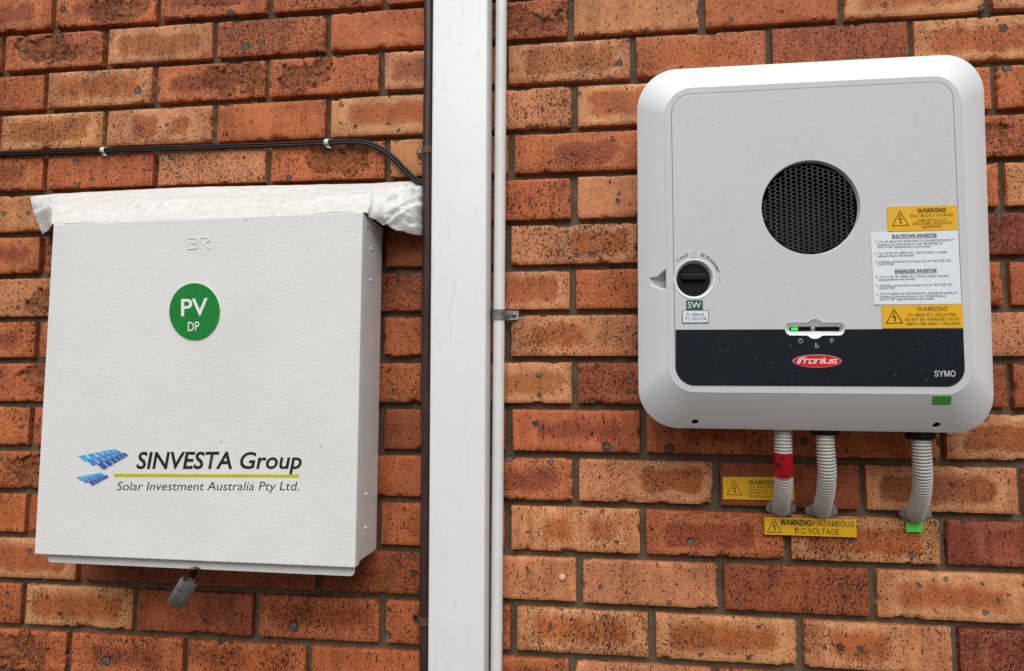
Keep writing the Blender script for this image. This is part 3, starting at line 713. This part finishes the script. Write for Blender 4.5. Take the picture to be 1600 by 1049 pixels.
# cut-outs in the chamfered housing: finger notch and two screw holes
def add_cutter(me_list, base):
    for i, cm in enumerate(me_list):
        co = bpy.data.objects.new('cut', cm); COL.objects.link(co); md = base.modifiers.new('b', 'BOOLEAN'); md.object = co; md.operation = 'DIFFERENCE'; md.solver = 'EXACT'; yield co
hob = bpy.data.objects.new('tmp', hm); COL.objects.link(hob)
def nrm(a, b, c): return (b-a).cross(c-a).normalized()
bn = Vector((0, -.72, -.69)).normalized()
def onch(u, v):   # point on the bottom chamfer plane under a pixel
    A, B, C_ = outl[3*(NC+1)-1], outl[3*(NC+1)], innl[3*(NC+1)-1]
    n_ = nrm(A, B, C_); p0 = at(u, v, 0); dirv = (p0-Vector((CX, CY, CZ))).normalized(); cp = Vector((CX, CY, CZ))
    t = (A-cp).dot(n_)/dirv.dot(n_); return cp+dirv*t, (n_ if n_.y < 0 else -n_)
cut = []; holes = []
for u, v in ((1086, 659), (1463, 664)):
    p, n_ = onch(u, v); holes.append((p, n_)); cut.append(lathe(p, n_, [(.0056, -.018), (.0056, .01)], 24))
NT4 = [(1015.5, 433), (1041, 420), (1041, 454), (1015.5, 447)]
fr = [at(u, v, D2+.002) for u, v in [(1010, 434.5), (1040.5, 418), (1040.5, 456), (1010, 445)]]; bk = [at(u, v, D1+.018) for u, v in [(1015.5, 434), (1040, 431), (1040, 449), (1015.5, 446)]]
cut.append(mesh(fr+bk, [(0, 1, 2, 3), (7, 6, 5, 4), (0, 4, 5, 1), (1, 5, 6, 2), (2, 6, 7, 3), (3, 7, 4, 0)]))
cos = list(add_cutter(cut, hob)); bpy.context.view_layer.update()
hm2 = bpy.data.meshes.new_from_object(hob.evaluated_get(bpy.context.evaluated_depsgraph_get()))
for c_ in cos+[hob]: bpy.data.objects.remove(c_, do_unlink=True)
ro = link('front_rim', loft(rim), 'panel', inv, True); ro.data.set_sharp_from_angle(angle=R_(28))  # rim shares the front grey, shade painted into its colour
housing = link('housing', hm2, 'housing', inv, True); hm2.set_sharp_from_angle(angle=R_(28))
for p, n_ in holes:
    s = link('screw_recess', lathe(p, n_, [(.0054, -.017), (.0054, -.0165), (.002, -.016)], 20), 'cavity', inv)
    link('recess_sleeve', lathe(p, n_, [(.0055, -.0175), (.0055, -.0012), (.0053, -.0012), (.0053, -.017)], 24), 'cavity', s)
# front panel with openings
FAN = (1267, 324.5, 77, 73.5); SWI = (1085, 436.5, 29.5, 29)
def slot_outline(cx, cy, hl, r, R, n=40, slope=0.0):
    top, bot = [], []
    for i in range(n+1):
        an = math.pi*(1-i/n); x = (hl+r)*math.cos(an)
        ax = abs(x); y = r if ax < hl else math.sqrt(max(r*r-(ax-hl)**2, 0)); y = max(y, math.sqrt(max(R*R-x*x, 0)))
        top.append((cx+x, cy-y-slope*x)); bot.append((cx+x, cy+y-slope*x))
    return top+bot[-2:0:-1]
SLO = slot_outline(1273.3, 514, 37, 9.5, 14.8)
def onpanel(px): return pxloop(px, D2)
plate('front_panel', [onpanel(rrect_px(PAN, [30, 28, 30, 30], NC)), onpanel(ellipse_px(*FAN, 64)), onpanel(ellipse_px(*SWI, 40)), onpanel(SLO)], D2+.0002, .0035, 'panel', inv, .0006, True)
bpy.data.objects['front_panel'].data.set_sharp_from_angle(angle=R_(30))
dp = [(1055.5, 515.5), (1504.5, 514), (1508, 604), (1056, 602)]
def clip_slot():
    """outline of the dark panel with the indicator bezel notched out of its upper edge"""
    o = rrect_px(dp, [0, 0, 30, 30], NC); low = [p for p in SLO if p[1] > 514.9]; low = sorted([(x, y+1.0) for x, y in low])
    return [o[0]]+[(low[0][0]-1, 514.9)]+low+[(low[-1][0]+1, 514.8)]+o[1:]
dkp = plate('display_panel', [onpanel(clip_slot())], D2+.0012, .001, 'dark', inv, .0002)
# fan opening
def fan():
    N = 64; L0 = [at(u, v, D2) for u, v in ellipse_px(*FAN, N)]; c = at(FAN[0], FAN[1], D2)
    def sh(k, y): return [Vector((c.x+(p.x-c.x)*k, -y, c.z+(p.z-c.z)*k)) for p in L0]
    o = link('fan_grille', loft([sh(1.012, D2-.0030), sh(.99, D2-.0034), sh(.985, D2-.009)]), 'panel', inv, True)
    link('fan_cavity', loft([sh(1.0, D2-.0085), sh(1.0, D2-.050)], False, True), 'cavity', o)
    rx = (L0[0]-L0[N//2]).length/2*.985; y0 = -(D2-.0055); pw, ph, wd = .0159, .0069, .00032; vs_, fs = [], []
    tilt = .035
    def seg(a, b):
        t = (b-a).normalized(); n_ = Vector((-t.z, 0, t.x))*wd; q = len(vs_)
        for s in (-.0006, .0006):
            for p in (a+n_, b+n_, b-n_, a-n_): vs_.append(p+Vector((0, s, 0)))
        fs.extend([(q, q+1, q+2, q+3), (q+7, q+6, q+5, q+4), (q, q+4, q+5, q+1), (q+2, q+6, q+7, q+3)])
    nr = int(rx/ph*2)+4
    for k in range(-nr, nr+1):
        for m in range(-7, 7):
            # strand k: flat, slope, flat, slope; neighbours mirrored so that they meet at the flats
            h = ph/2; base = k*h
            x0 = m*pw; s = 1 if k % 2 == 0 else -1
            pts = [(x0, base-s*h*.5), (x0+pw*.16, base-s*h*.5), (x0+pw*.5, base+s*h*.5), (x0+pw*.66, base+s*h*.5), (x0+pw, base-s*h*.5)]
            pts = [(x, z*.93+x*tilt) for x, z in pts]
            for a, b in zip(pts, pts[1:]):
                if all(math.hypot(x, z) < rx*.99 for x, z in (a, b)): seg(Vector((c.x+a[0], y0, c.z+a[1])), Vector((c.x+b[0], y0, c.z+b[1])))
    me = bpy.data.meshes.new('m'); me.from_pydata([tuple(v) for v in vs_], [], fs); me.update()
    w_ = link('mesh_wires', me, 'wire', o); tag(w_, kind='stuff')
fan()
# rotary switch
def switch():
    N = 40; c = at(SWI[0], SWI[1], D2); L0 = [at(u, v, D2) for u, v in ellipse_px(*SWI, N)]; c = sum(L0, Vector())/N
    sh = lambda k, y: [Vector((c.x+(p.x-c.x)*k, -y, c.z+(p.z-c.z)*k)) for p in L0]
    o = link('switch_recess', loft([sh(1.10, D2+.0003), sh(1.06, D2+.0012), sh(1.0, D2+.0002), sh(.90, D2-.0075), sh(.87, D2-.018)]), 'housing', inv, True)
    k_ = link('rotary_switch', loft([sh(.875, D2-.017), sh(.87, D2-.011), sh(.83, D2-.0095), sh(.01, D2-.0095)], False, True), 'blackp', inv, True)
    k_.data.set_sharp_from_angle(angle=R_(30))
    link('handle', bevel_mesh(slab_mesh([at(u, v, D2-.0005) for u, v in ((1066, 428.5), (1105.5, 428.5), (1105.5, 437), (1066, 437.5))], .0085), .0012, 2), 'blackp', k_)
switch()
text('raised_mark', '0', (1081.2, 402.5), (1086.6, 402.3), 9, D2, 'panel', inv, bold=.01, thick=.0009)
text('raised_mark', '1', (1124, 439.5), (1126, 439.5), 9, D2, 'panel', inv, bold=.01, thick=.0009)
def arc_text(body, r, a0, a1, cap):
    ms = []
    for i, ch in enumerate(body):
        if ch == ' ': continue
        an = R_(lerp(a0, a1, i/(len(body)-1))); me = text_mesh(ch, .012)
        xs = [v.co.x for v in me.vertices]; mx = (min(xs)+max(xs))/2
        for v in me.vertices:
            lx, ly = (v.co.x-mx)/CAP*cap, v.co.z/CAP*cap; rr = r+ly
            u = SWI[0]+rr*math.cos(an)+lx*math.sin(an); vv = SWI[1]-rr*math.sin(an)+lx*math.cos(an); v.co = at(u, vv, D2+.0006)
        ms.append(me)
    return join(ms)
link('raised_lettering', arc_text('DC Disconnect', 37.5, 72, 17, 4.6), 'panel', inv)
link('raised_lettering', arc_text('Load', 37.5, 130, 108, 4.6), 'panel', inv)
# stickers by the switch
s = slab('label', [(1072.3, 469.3), (1098, 469.3), (1098.2, 484), (1072.5, 484.2)], D2+.0012, .0012, 'swgreen', inv, .0002); tag(s, 'small dark green label with white letters')
text('lettering', 'SW', (1074.6, 481.6), (1095.6, 481.6), 9.4, D2+.0015, 'white_ink', s, sans=False)
s = slab('label', [(1066, 485.3), (1107, 485), (1107.3, 504.6), (1066.2, 505)], D2+.0014, .0014, 'edge', inv); tag(s, 'small white label with two lines of black capitals')
slab('label_face', [(1066.9, 486), (1106.3, 485.8), (1106.5, 503.8), (1067, 504.2)], D2+.0017, .0003, 'label', s)
centre_text('lettering', 'PV ARRAY#', (1086.5, 494), 27.5, 4.6, D2+.0019, 'ink', s); centre_text('lettering', 'D.C. ISOLATOR', (1087.3, 500.5), 32.5, 4.8, D2+.0019, 'ink', s)
# status indicator
def indicator():
    f0 = [at(u, v, D2+.0012) for u, v in slot_outline(1273.3, 514, 37.8, 10.3, 15.6)]; f1 = [at(u, v, D2-.0002) for u, v in SLO]
    f2 = [at(u, v, D2-.009) for u, v in slot_outline(1273, 514.3, 36.5, 3.6, 3.6)]; f3 = [Vector((p.x, p.y+.004, p.z)) for p in f2]
    o = link('indicator_bezel', loft([[Vector((p.x, p.y+.0012, p.z)) for p in f0], f0, f1, f2, f3]), 'housing', inv, True); o.data.set_sharp_from_angle(angle=R_(35))
    link('indicator_strip', loft([[Vector((p.x, p.y-.0005, p.z)) for p in f3], f3], True), 'blackp', o)
    d = D2-.0115
    link('green_light', slab_mesh([at(u, v, d+.0004) for u, v in ((1236, 512), (1247, 512), (1246.5, 516.6), (1236.5, 516.6))], .0005, .0001), 'led', o)
    link('sensor_lens', lathe(at(1270, 514, d+.001), Vector((0, -1, 0)), [(.0042, -.002), (.0040, 0), (.0028, .0016), (.0008, .0022)], 16), 'chrome', o, True)
indicator()
DF = D2+.0016
# symbols under the indicator
def stroke_part(name, polys, f, mat, parent, thick=.0003): return link(name, strokes_mesh(polys, f, 0, thick), mat, parent)
ring = lambda cx, cy, r, a0, a1, n=14: [(cx+r*math.cos(R_(lerp(a0, a1, i/n))), cy-r*math.sin(R_(lerp(a0, a1, i/n)))) for i in range(n+1)]
fpx = lambda p: at(p.x, p.y, DF)
stroke_part('power_symbol', stroke(ring(1251, 532.8, 3.2, 120, 420), .7)+stroke([(1251, 529.2), (1251, 532)], .7), fpx, 'grey_ink', dkp)
stroke_part('wireless_symbol', stroke(ring(1299.5, 534.5, 4.6, 50, 130), .6)+stroke(ring(1299.5, 534.5, 2.8, 50, 130), .6)+stroke([(1299.5, 533.6), (1299.5, 535)], 1.3), fpx, 'grey_ink', dkp)
stroke_part('touch_symbol', stroke([(1274.3, 541.5), (1274.3, 537.5), (1275.5, 537.5), (1275.5, 540), (1279, 540.5), (1278.6, 543.6), (1275, 543.6), (1273.6, 541.2)], .6)+stroke([(1273.6, 536.6), (1276.3, 536.6)], .6), fpx, 'grey_ink', dkp)
em = plate('oval_emblem', pxloop(ellipse_px(1276.7, 564.5, 38.3, 10.2, 56), DF), DF, .0006, 'grey_ink', dkp)
# oval face and letters are pieces of the front as a whole, kept at the second level
emb = plate('emblem_face', pxloop(ellipse_px(1276.7, 564.5, 37.5, 9.5, 56), DF+.0003), DF+.0003, .0004, 'red', inv)
FR = [(0, [[(0, 0), (.0, .95), (.16, 1.28), (.42, 1.42), (1.08, 1.42)], [(.30, 0), (.30, .72), (.44, .94), (.70, 1.0), (.90, 1.0)]]), (1.12, [[(0, 0), (0, .8), (.18, 1), (.62, 1)]]), (1.95, [[(.1, 0), (.75, 0), (.85, .1), (.85, .9), (.75, 1), (.1, 1), (0, .9), (0, .1), (.1, 0)]]),
      (3.10, [[(0, 0), (0, 1), (.72, 1), (.85, .86), (.85, 0)]]), (4.28, [[(0, 0), (0, 1)], [(0, 1.26), (0, 1.40)]]), (4.62, [[(0, 1), (0, .12), (.12, 0), (.85, 0), (.85, 1)]]), (5.78, [[(.86, 1), (.12, 1), (0, .9), (0, .62), (.12, .5), (.72, .5), (.84, .4), (.84, .1), (.72, 0), (-.02, 0)]])]
polys = []
for ox, pls in FR:
    for pl in pls: polys += stroke([(x+ox, y) for x, y in pl], .19)
fpx2 = lambda p: at(1246.5+(p.x+p.y*.24)*8.95, 567.8-p.y*6.0, DF+.0006)
stroke_part('lettering', polys, fpx2, 'white_ink', emb)
text('lettering', 'SYMO', (1460, 588.6), (1493, 588.6), 9.2, DF, 'grey_ink', dkp, bold=.012)
# warning labels on the inverter
def tri_symbol(parent, A, B, C_, d, wd, mat):
    """warning triangle with lightning arrow, pixel corners apex, right, left"""
    A, B, C_ = map(Vector, (A, B, C_)); up = A-(B+C_)/2; rt = B-C_
    f = lambda p: at(p.x, p.y, d); polys = stroke([A, B, C_], wd, True); m0 = (B+C_)/2
    g = lambda x, y: tuple(m0+rt*x+up*y)
    bolt = [g(.02, .74), g(-.08, .43), g(.08, .47), g(.02, .20)]
    polys += stroke(bolt, wd*1.15); q = [g(-.06, .24), g(.10, .26), g(.045, .10)]; polys.append([Vector(q[0]), Vector(q[1]), Vector(q[2]), Vector(q[2])+Vector((.01, .01))])
    link('hazard_symbol', strokes_mesh(polys, f, d, .0003), mat, parent)
TH = .0014
y1 = slab('warning_label', [(1386.3, 323.3), (1494.5, 320.5), (1496.3, 359.5), (1388, 361.8)], D2+TH, TH, 'yellow', inv); tag(y1, 'yellow warning label above the white instruction label')
T0 = D2+TH+.0003
tri_symbol(y1, (1406, 330.5), (1419.7, 352), (1394.5, 353.2), T0, 1.1, 'brown_ink')
text('lettering', 'WARNING', (1433, 332.6), (1478.5, 331.2), 6.6, T0, 'ink', y1, bold=.010)
for b, c_, wd in (('MULTIPLE D.C. SOURCES', (1456, 338.6), 66), ('TURN OFF ALL D.C.', (1456.3, 345.9), 48), ('ISOLATORS TO ISOLATE', (1456.7, 350.9), 61), ('EQUIPMENT', (1456.7, 356.2), 31)):
    centre_text('lettering', b, c_, wd, 4.1, T0, 'brown_ink', y1, slope=.03, bold=.004)
wl = slab('instruction_label', [(1360.5, 364), (1496.5, 360.2), (1502.5, 474.8), (1366, 476.2)], D2+TH, TH, 'label', inv); tag(wl, 'white label printed with shutdown and energise instructions')
text('lettering', 'SHUTDOWN INVERTER', (1393.5, 371.6), (1463.5, 369.6), 4.6, T0, 'ink', wl, bold=.010)
slab('underline', [(1393.5, 372.7), (1463.5, 370.7), (1463.5, 371.3), (1393.5, 373.3)], T0, .0003, 'ink', wl)
text('lettering', 'ENERGISE INVERTER', (1398.5, 426.3), (1463.5, 425), 4.6, T0, 'ink', wl, bold=.010)
slab('underline', [(1398.5, 427.4), (1463.5, 426.1), (1463.5, 426.7), (1398.5, 428)], T0, .0003, 'ink', wl)
for b, u0, v0, u1, v1 in (('1. Turn off either the "MAIN SWITCH (INVERTER SUPPLY)"', 1366.5, 379.6, 1491.5, 376.8), ('located in the switchboard or the "INVERTER AC', 1371, 384, 1473, 382), ('ISOLATOR" adjacent/below the inverter.', 1371.3, 388, 1455.3, 386.8),
  ('2. Turn off all "PV ARRAY D.C. ISOLATOR(S)" located', 1367, 397.7, 1479.5, 395.6), ('adjacent/below the inverter.', 1372, 402, 1429, 400.8), ('3. If battery connected to inverter, turn off "BATTERY DC', 1368, 411, 1486, 409), ('ISOLATOR".', 1372.5, 414.9, 1398.8, 414.2),
  ('4. Turn on all "PV ARRAY D.C. ISOLATOR(S)" located', 1369, 434.4, 1482, 432.8), ('adjacent/below the inverter.', 1373.5, 438.9, 1431.5, 437.6), ('5. If battery connected to inverter, turn on "BATTERY DC', 1369.5, 448.2, 1488.5, 446.4), ('ISOLATOR".', 1374.2, 452.2, 1399.8, 451.6),
  ('6. Turn on either the "MAIN SWITCH (INVERTER SUPPLY)"', 1370, 461, 1496.5, 459.4), ('located in the switchboard or the "INVERTER AC', 1374.6, 465.3, 1477.8, 464.4), ('ISOLATOR" adjacent/below the inverter.', 1375, 469.6, 1460.3, 468.4)):
    text('lettering', b, (u0, v0), (u1, v1), 3.3, T0, 'ink', wl, bold=.004)
y2 = slab('warning_label', [(1378.2, 477), (1503.8, 475.2), (1505, 512.4), (1379.5, 513.2)], D2+TH+.0004, TH, 'yellow', inv); tag(y2, 'yellow warning label below the white instruction label')
T0 += .0004
tri_symbol(y2, (1396.8, 483.8), (1410.5, 504.8), (1384.8, 505.3), T0, 1.3, 'brown_ink')
text('lettering', 'WARNING', (1433, 486.2), (1480.5, 485.6), 6.6, T0, 'brown_ink', y2, bold=.003)
for b, c_, wd in (('PV ARRAY D.C. ISOLATORS', (1457, 494.2), 74), ('DO NOT DE-ENERGISE THE PV', (1457, 501.3), 84.5), ('ARRAY AND ARRAY CABLINGS', (1457.5, 508.2), 83.5)):
    centre_text('lettering', b, c_, wd, 4.6, T0, 'brown_ink', y2, slope=.008, bold=.004)
# green tape on the lower chamfer
def tape():
    q = [onch(u, v) for u, v in ((1457.5, 618.5), (1486.5, 618.2), (1485, 632), (1455.5, 632))]; n_ = q[0][1]
    f = [p+n_*.0012 for p, _ in q]; b = [p+n_*.0002 for p, _ in q]
    o = link('tape_label', mesh(f+b, [(0, 1, 2, 3), (7, 6, 5, 4), (0, 4, 5, 1), (1, 5, 6, 2), (2, 6, 7, 3), (3, 7, 4, 0)]), 'tapedull', inv); tag(o, 'green tape with faded letters on the lower edge')
    me = text_mesh('AC', .01); xs = [v.co.x for v in me.vertices]; x1 = max(xs)
    for v in me.vertices:
        p, _ = onch(1464+v.co.x/x1*16, 629.5-v.co.z/CAP*8); v.co = p+n_*.0016
    link('lettering', me, 'tapepale', o)
tape()
# rain drops on the inverter
def drops():
    rng = random.Random(4); vs_, fs = [], []
    def dome(c, n_, r, h, run=0.0):
        a = n_.orthogonal().normalized(); dn = Vector((0, 0, -1)); dn = (dn-n_*dn.dot(n_)).normalized(); b = dn; a = n_.cross(b); q = len(vs_); K = 7
        for rr, hh in ((1, 0), (.78, .62), (.36, .95)):
            for k in range(K): an = 2*math.pi*k/K; vs_.append(c+a*r*rr*math.cos(an)+b*r*rr*math.sin(an)*(1+run*(math.sin(an) < 0))+n_*h*hh)
        vs_.append(c+n_*h)
        for i in range(2):
            for k in range(K): k2 = (k+1) % K; fs.append((q+i*K+k, q+i*K+k2, q+(i+1)*K+k2, q+(i+1)*K+k))
        for k in range(K): fs.append((q+2*K+k, q+2*K+(k+1) % K, q+3*K))
    nf = Vector((0, -1, 0)); used = 0
    runs = [(rng.uniform(1060, 1480), rng.uniform(150, 420), rng.uniform(20, 130)) for _ in range(75)]
    def ok(u, v):
        if math.hypot((u-FAN[0])/(FAN[2]+3), (v-FAN[1])/(FAN[3]+3)) < 1: return False
        if math.hypot(u-SWI[0], v-SWI[1]) < 34: return False
        if 1356 < u < 1510 and 316 < v < 516: return False
        if 1064 < u < 1110 and 466 < v < 507: return False
        if 1225 < u < 1322 and 496 < v < 532: return False
        return 1056 < u < 1490 and 150 < v < 600
    for u0, v0, ln in runs:
        for _ in range(int(ln/6)):
            u = u0+rng.gauss(0, 1.6); v = v0+rng.uniform(0, ln)
            if ok(u, v) and v < 512: r = rng.uniform(.0006, .0015); dome(at(u, v, D2+.0002), nf, r, r*.7, .4)
    for _ in range(420):
        u, v = rng.uniform(1050, 1500), 150+330*rng.random()**1.5
        if ok(u, v): r = rng.uniform(.0005, .0014); dome(at(u, v, D2+.0002), nf, r, r*.7)
    cl = [rng.uniform(1065, 1495) for _ in range(16)]
    for _ in range(110):
        u, v = rng.choice(cl)+rng.gauss(0, 5), rng.uniform(520, 598)
        if math.hypot((u-1276)/44, (v-564)/16) > 1 and ok(u, v): r = rng.uniform(.0003, .0006); dome(at(u, v, D2+.0013), nf, r, r*.6)
    n = len(outl); top = [i for i in range(n) if outl[i].z > cenO.z+.27 and innl[i].z > cenO.z+.2]
    for _ in range(520):
        i = rng.choice(top[NC//2:-NC//2] or top); t = rng.uniform(.08, .93)
        tot = rng.random()
        i0 = top[NC//2-1] if False else None
        P0, P1 = outl[NC], outl[NC+1]; Q0, Q1 = innl[NC], innl[NC+1]; p = lerp(lerp(P0, P1, tot), lerp(Q0, Q1, tot), t)
        nn = (P1-P0).cross(Q0-P0).normalized(); nn = nn if nn.z > 0 else -nn
        r = rng.choice((.0008, .0011, .0015, .0021)); dome(p+nn*.0003, nn, r, r*.55)
    for side in (0, 1):
        for _ in range(70):
            tot = rng.random()
            a_, b_ = (2*(NC+1)-1, 2*(NC+1)) if side else (4*(NC+1)-1, 0)
            P0, P1, Q0, Q1 = outl[a_], outl[b_], innl[a_], innl[b_]; p = lerp(lerp(P0, P1, tot), lerp(Q0, Q1, tot), rng.uniform(.1, .9))
            nn = (P1-P0).cross(Q0-P0).normalized(); nn = nn if nn.y < 0 else -nn; r = rng.uniform(.0005, .0010); dome(p+nn*.0003, nn, r, r*.6)
    o = link('rain_drops', mesh(vs_, fs), 'drop', inv, True); tag(o, kind='stuff')
drops()

# ------------------------------------------------------------------ corrugated conduits under the inverter
def hose(ctrl, label, gland=None, tape_at=None):
    pp = [at(u, v, d) for u, v, d in ctrl]; L = sum((b-a).length for a, b in zip(pp, pp[1:])); P = .0049; n = int(L/P*8)
    path = smooth_path(pp, n); prof = [0, .05, .8, 1, 1, 1, .95, .7]; R0 = .0142
    r = root('corrugated_conduit', (path[-1].x, 0, path[-1].z), label, 'conduit', 'corrugated conduits under the inverter')
    link('hose', tube_mesh(path, lambda i: R0-.0034+.0034*prof[i % 8], 28), 'corr', r, True)
    if gland:
        c, t = path[int(n*gland)], Vector((0, 0, -1))
        link('gland', lathe(path[0]+Vector((0, 0, -.002)), t, [(.0215, -.02), (.0215, gland), (.0195, gland+.003), (.016, gland+.003)], 20), 'blackp', r)
    if tape_at:
        i0, i1 = int(n*tape_at[0]), int(n*tape_at[1]); seg = path[i0:i1]
        tp = link('tape_band', tube_mesh(seg, R0+.0007, 28, False), 'redtape', r, True); tp.modifiers.new('t', 'SOLIDIFY').thickness = .0006; tag(tp, 'red tape band with dark letters')
        for b, w0, w1, vv in (('D', 1217.5, 1223.2, 719.5), ('DC', 1212.6, 1223.6, 730)):
            me = text_mesh(b, .01); xs = [v.co.x for v in me.vertices]
            for v in me.vertices:
                uu = w0+(w1-w0)*(v.co.x-min(xs))/(max(xs)-min(xs)); q = at(uu, vv-v.co.z/CAP*6.5, .087); c = min(seg, key=lambda p_: abs(p_.z-q.z))
                dx = q.x-c.x; v.co = Vector((q.x, c.y-math.sqrt(max((R0+.0015)**2-dx*dx, 0)), q.z))
            link('lettering', me, 'ink', tp)
    # silicone where it enters the wall
    c = Vector((path[-1].x, 0, path[-1].z)); vs_, fs = [], []; K = 40; rg = random.Random(int(c.x*1000))
    for j, (rr, h) in enumerate(((1.0, -.006), (1.0, .0004), (.86, .0014), (.66, .0024), (.50, .0030))):
        for k in range(K):
            an = 2*math.pi*k/K; wob = 1+.22*noise.noise(Vector((math.cos(an)*1.3, math.sin(an)*1.3, c.x*9)))+.10*noise.noise(Vector((math.cos(an)*3, math.sin(an)*3, c.x*5+j)))
            lobe = 1+.30*abs(math.cos(an))
            x = math.cos(an)*.0190*rr*wob*lobe; z = math.sin(an)*.0165*rr*wob; vs_.append((c.x+x, -h, c.z+z+.004))
    for j in range(4):
        for k in range(K): k2 = (k+1) % K; fs.append((j*K+k, j*K+k2, (j+1)*K+k2, (j+1)*K+k))
    fs.append(tuple(range(4*K, 5*K))); link('silicone_seal', mesh(vs_, fs), 'seal', r, True)
    return r
hose([(1223, 655, .080), (1223.5, 690, .082), (1224, 722, .078), (1224, 748, .066), (1223, 769, .049), (1221.5, 782, .032), (1220.5, 790, .015), (1220, 796, -.004)], 'grey corrugated conduit with a red tape band, leftmost under the inverter', None, (.27, .465))
hose([(1288, 660, .080), (1289.5, 695, .082), (1292, 730, .077), (1291.5, 754, .065), (1289.5, 773, .049), (1286.5, 786, .032), (1284.5, 794, .015), (1284, 800, -.004)], 'grey corrugated conduit between the red-banded one and the one above the green tag', .014)
hose([(1438, 662, .080), (1439.5, 695, .082), (1441.5, 732, .077), (1441, 758, .065), (1438.5, 778, .049), (1434, 792, .032), (1431, 801, .015), (1429.5, 806, -.004)], 'grey corrugated conduit rising from beside the small green tag, rightmost under the inverter', .019)

# ------------------------------------------------------------------ signs on the bricks
s = slab('warning_sign', [(1129.2, 745.6), (1240.5, 745.8), (1241, 782.5), (1130, 780.3)], .0035, .002, 'yellow'); tag(s, 'small yellow warning sign on the bricks, partly behind the red-banded conduit', 'sign')
tri_symbol(s, (1146.5, 750.7), (1159.7, 773.8), (1135.8, 773.2), .0038, .8, 'ink')
text('lettering', 'WARNING', (1169.3, 757), (1217, 757.4), 6.6, .0038, 'ink', s, bold=.006)
for b, p0, p1 in (('d.c. disconnection', (1171, 762.3), (1222, 762.6)), ('type(s) can only be', (1170, 767.2), (1222, 767.5)), ('operated by suitably', (1169, 772.2), (1224, 772.6)), ('qualified personnel', (1170.5, 777.6), (1224, 778)) ):
    text('lettering', b, p0, p1, 4.1, .0038, 'brown_ink', s, bold=.004)
s = slab('warning_sign', [(1194.2, 808.2), (1338, 812.3), (1338.8, 840), (1195, 835.3)], .0075, .0025, 'yellow'); tag(s, 'yellow hazardous voltage sign with black capitals below two corrugated conduits', 'sign')
tri_symbol(s, (1209.3, 811.3), (1220.8, 832.4), (1199.2, 831.6), .0078, 1.0, 'ink')
text('lettering', 'WARNING:', (1219, 820.3), (1270.5, 821.8), 8.8, .0078, 'ink', s, bold=.016)
text('lettering', 'HAZARDOUS', (1271.5, 822), (1334.3, 824), 8.8, .0078, 'ink', s, bold=-.004)
text('lettering', 'D.C.VOLTAGE', (1242.5, 833.6), (1311, 836.3), 9, .0078, 'ink', s, bold=-.002)
s = slab('green_tag', [(1416, 816.9), (1441.8, 817.2), (1441.8, 832), (1416, 831.6)], .0040, .0008, 'tape'); tag(s, 'small bright green tape tag on the brick below the rightmost conduit', 'tag')
text('lettering', 'AC', (1422, 828.5), (1434, 828.7), 7, .0043, 'tapepale', s)
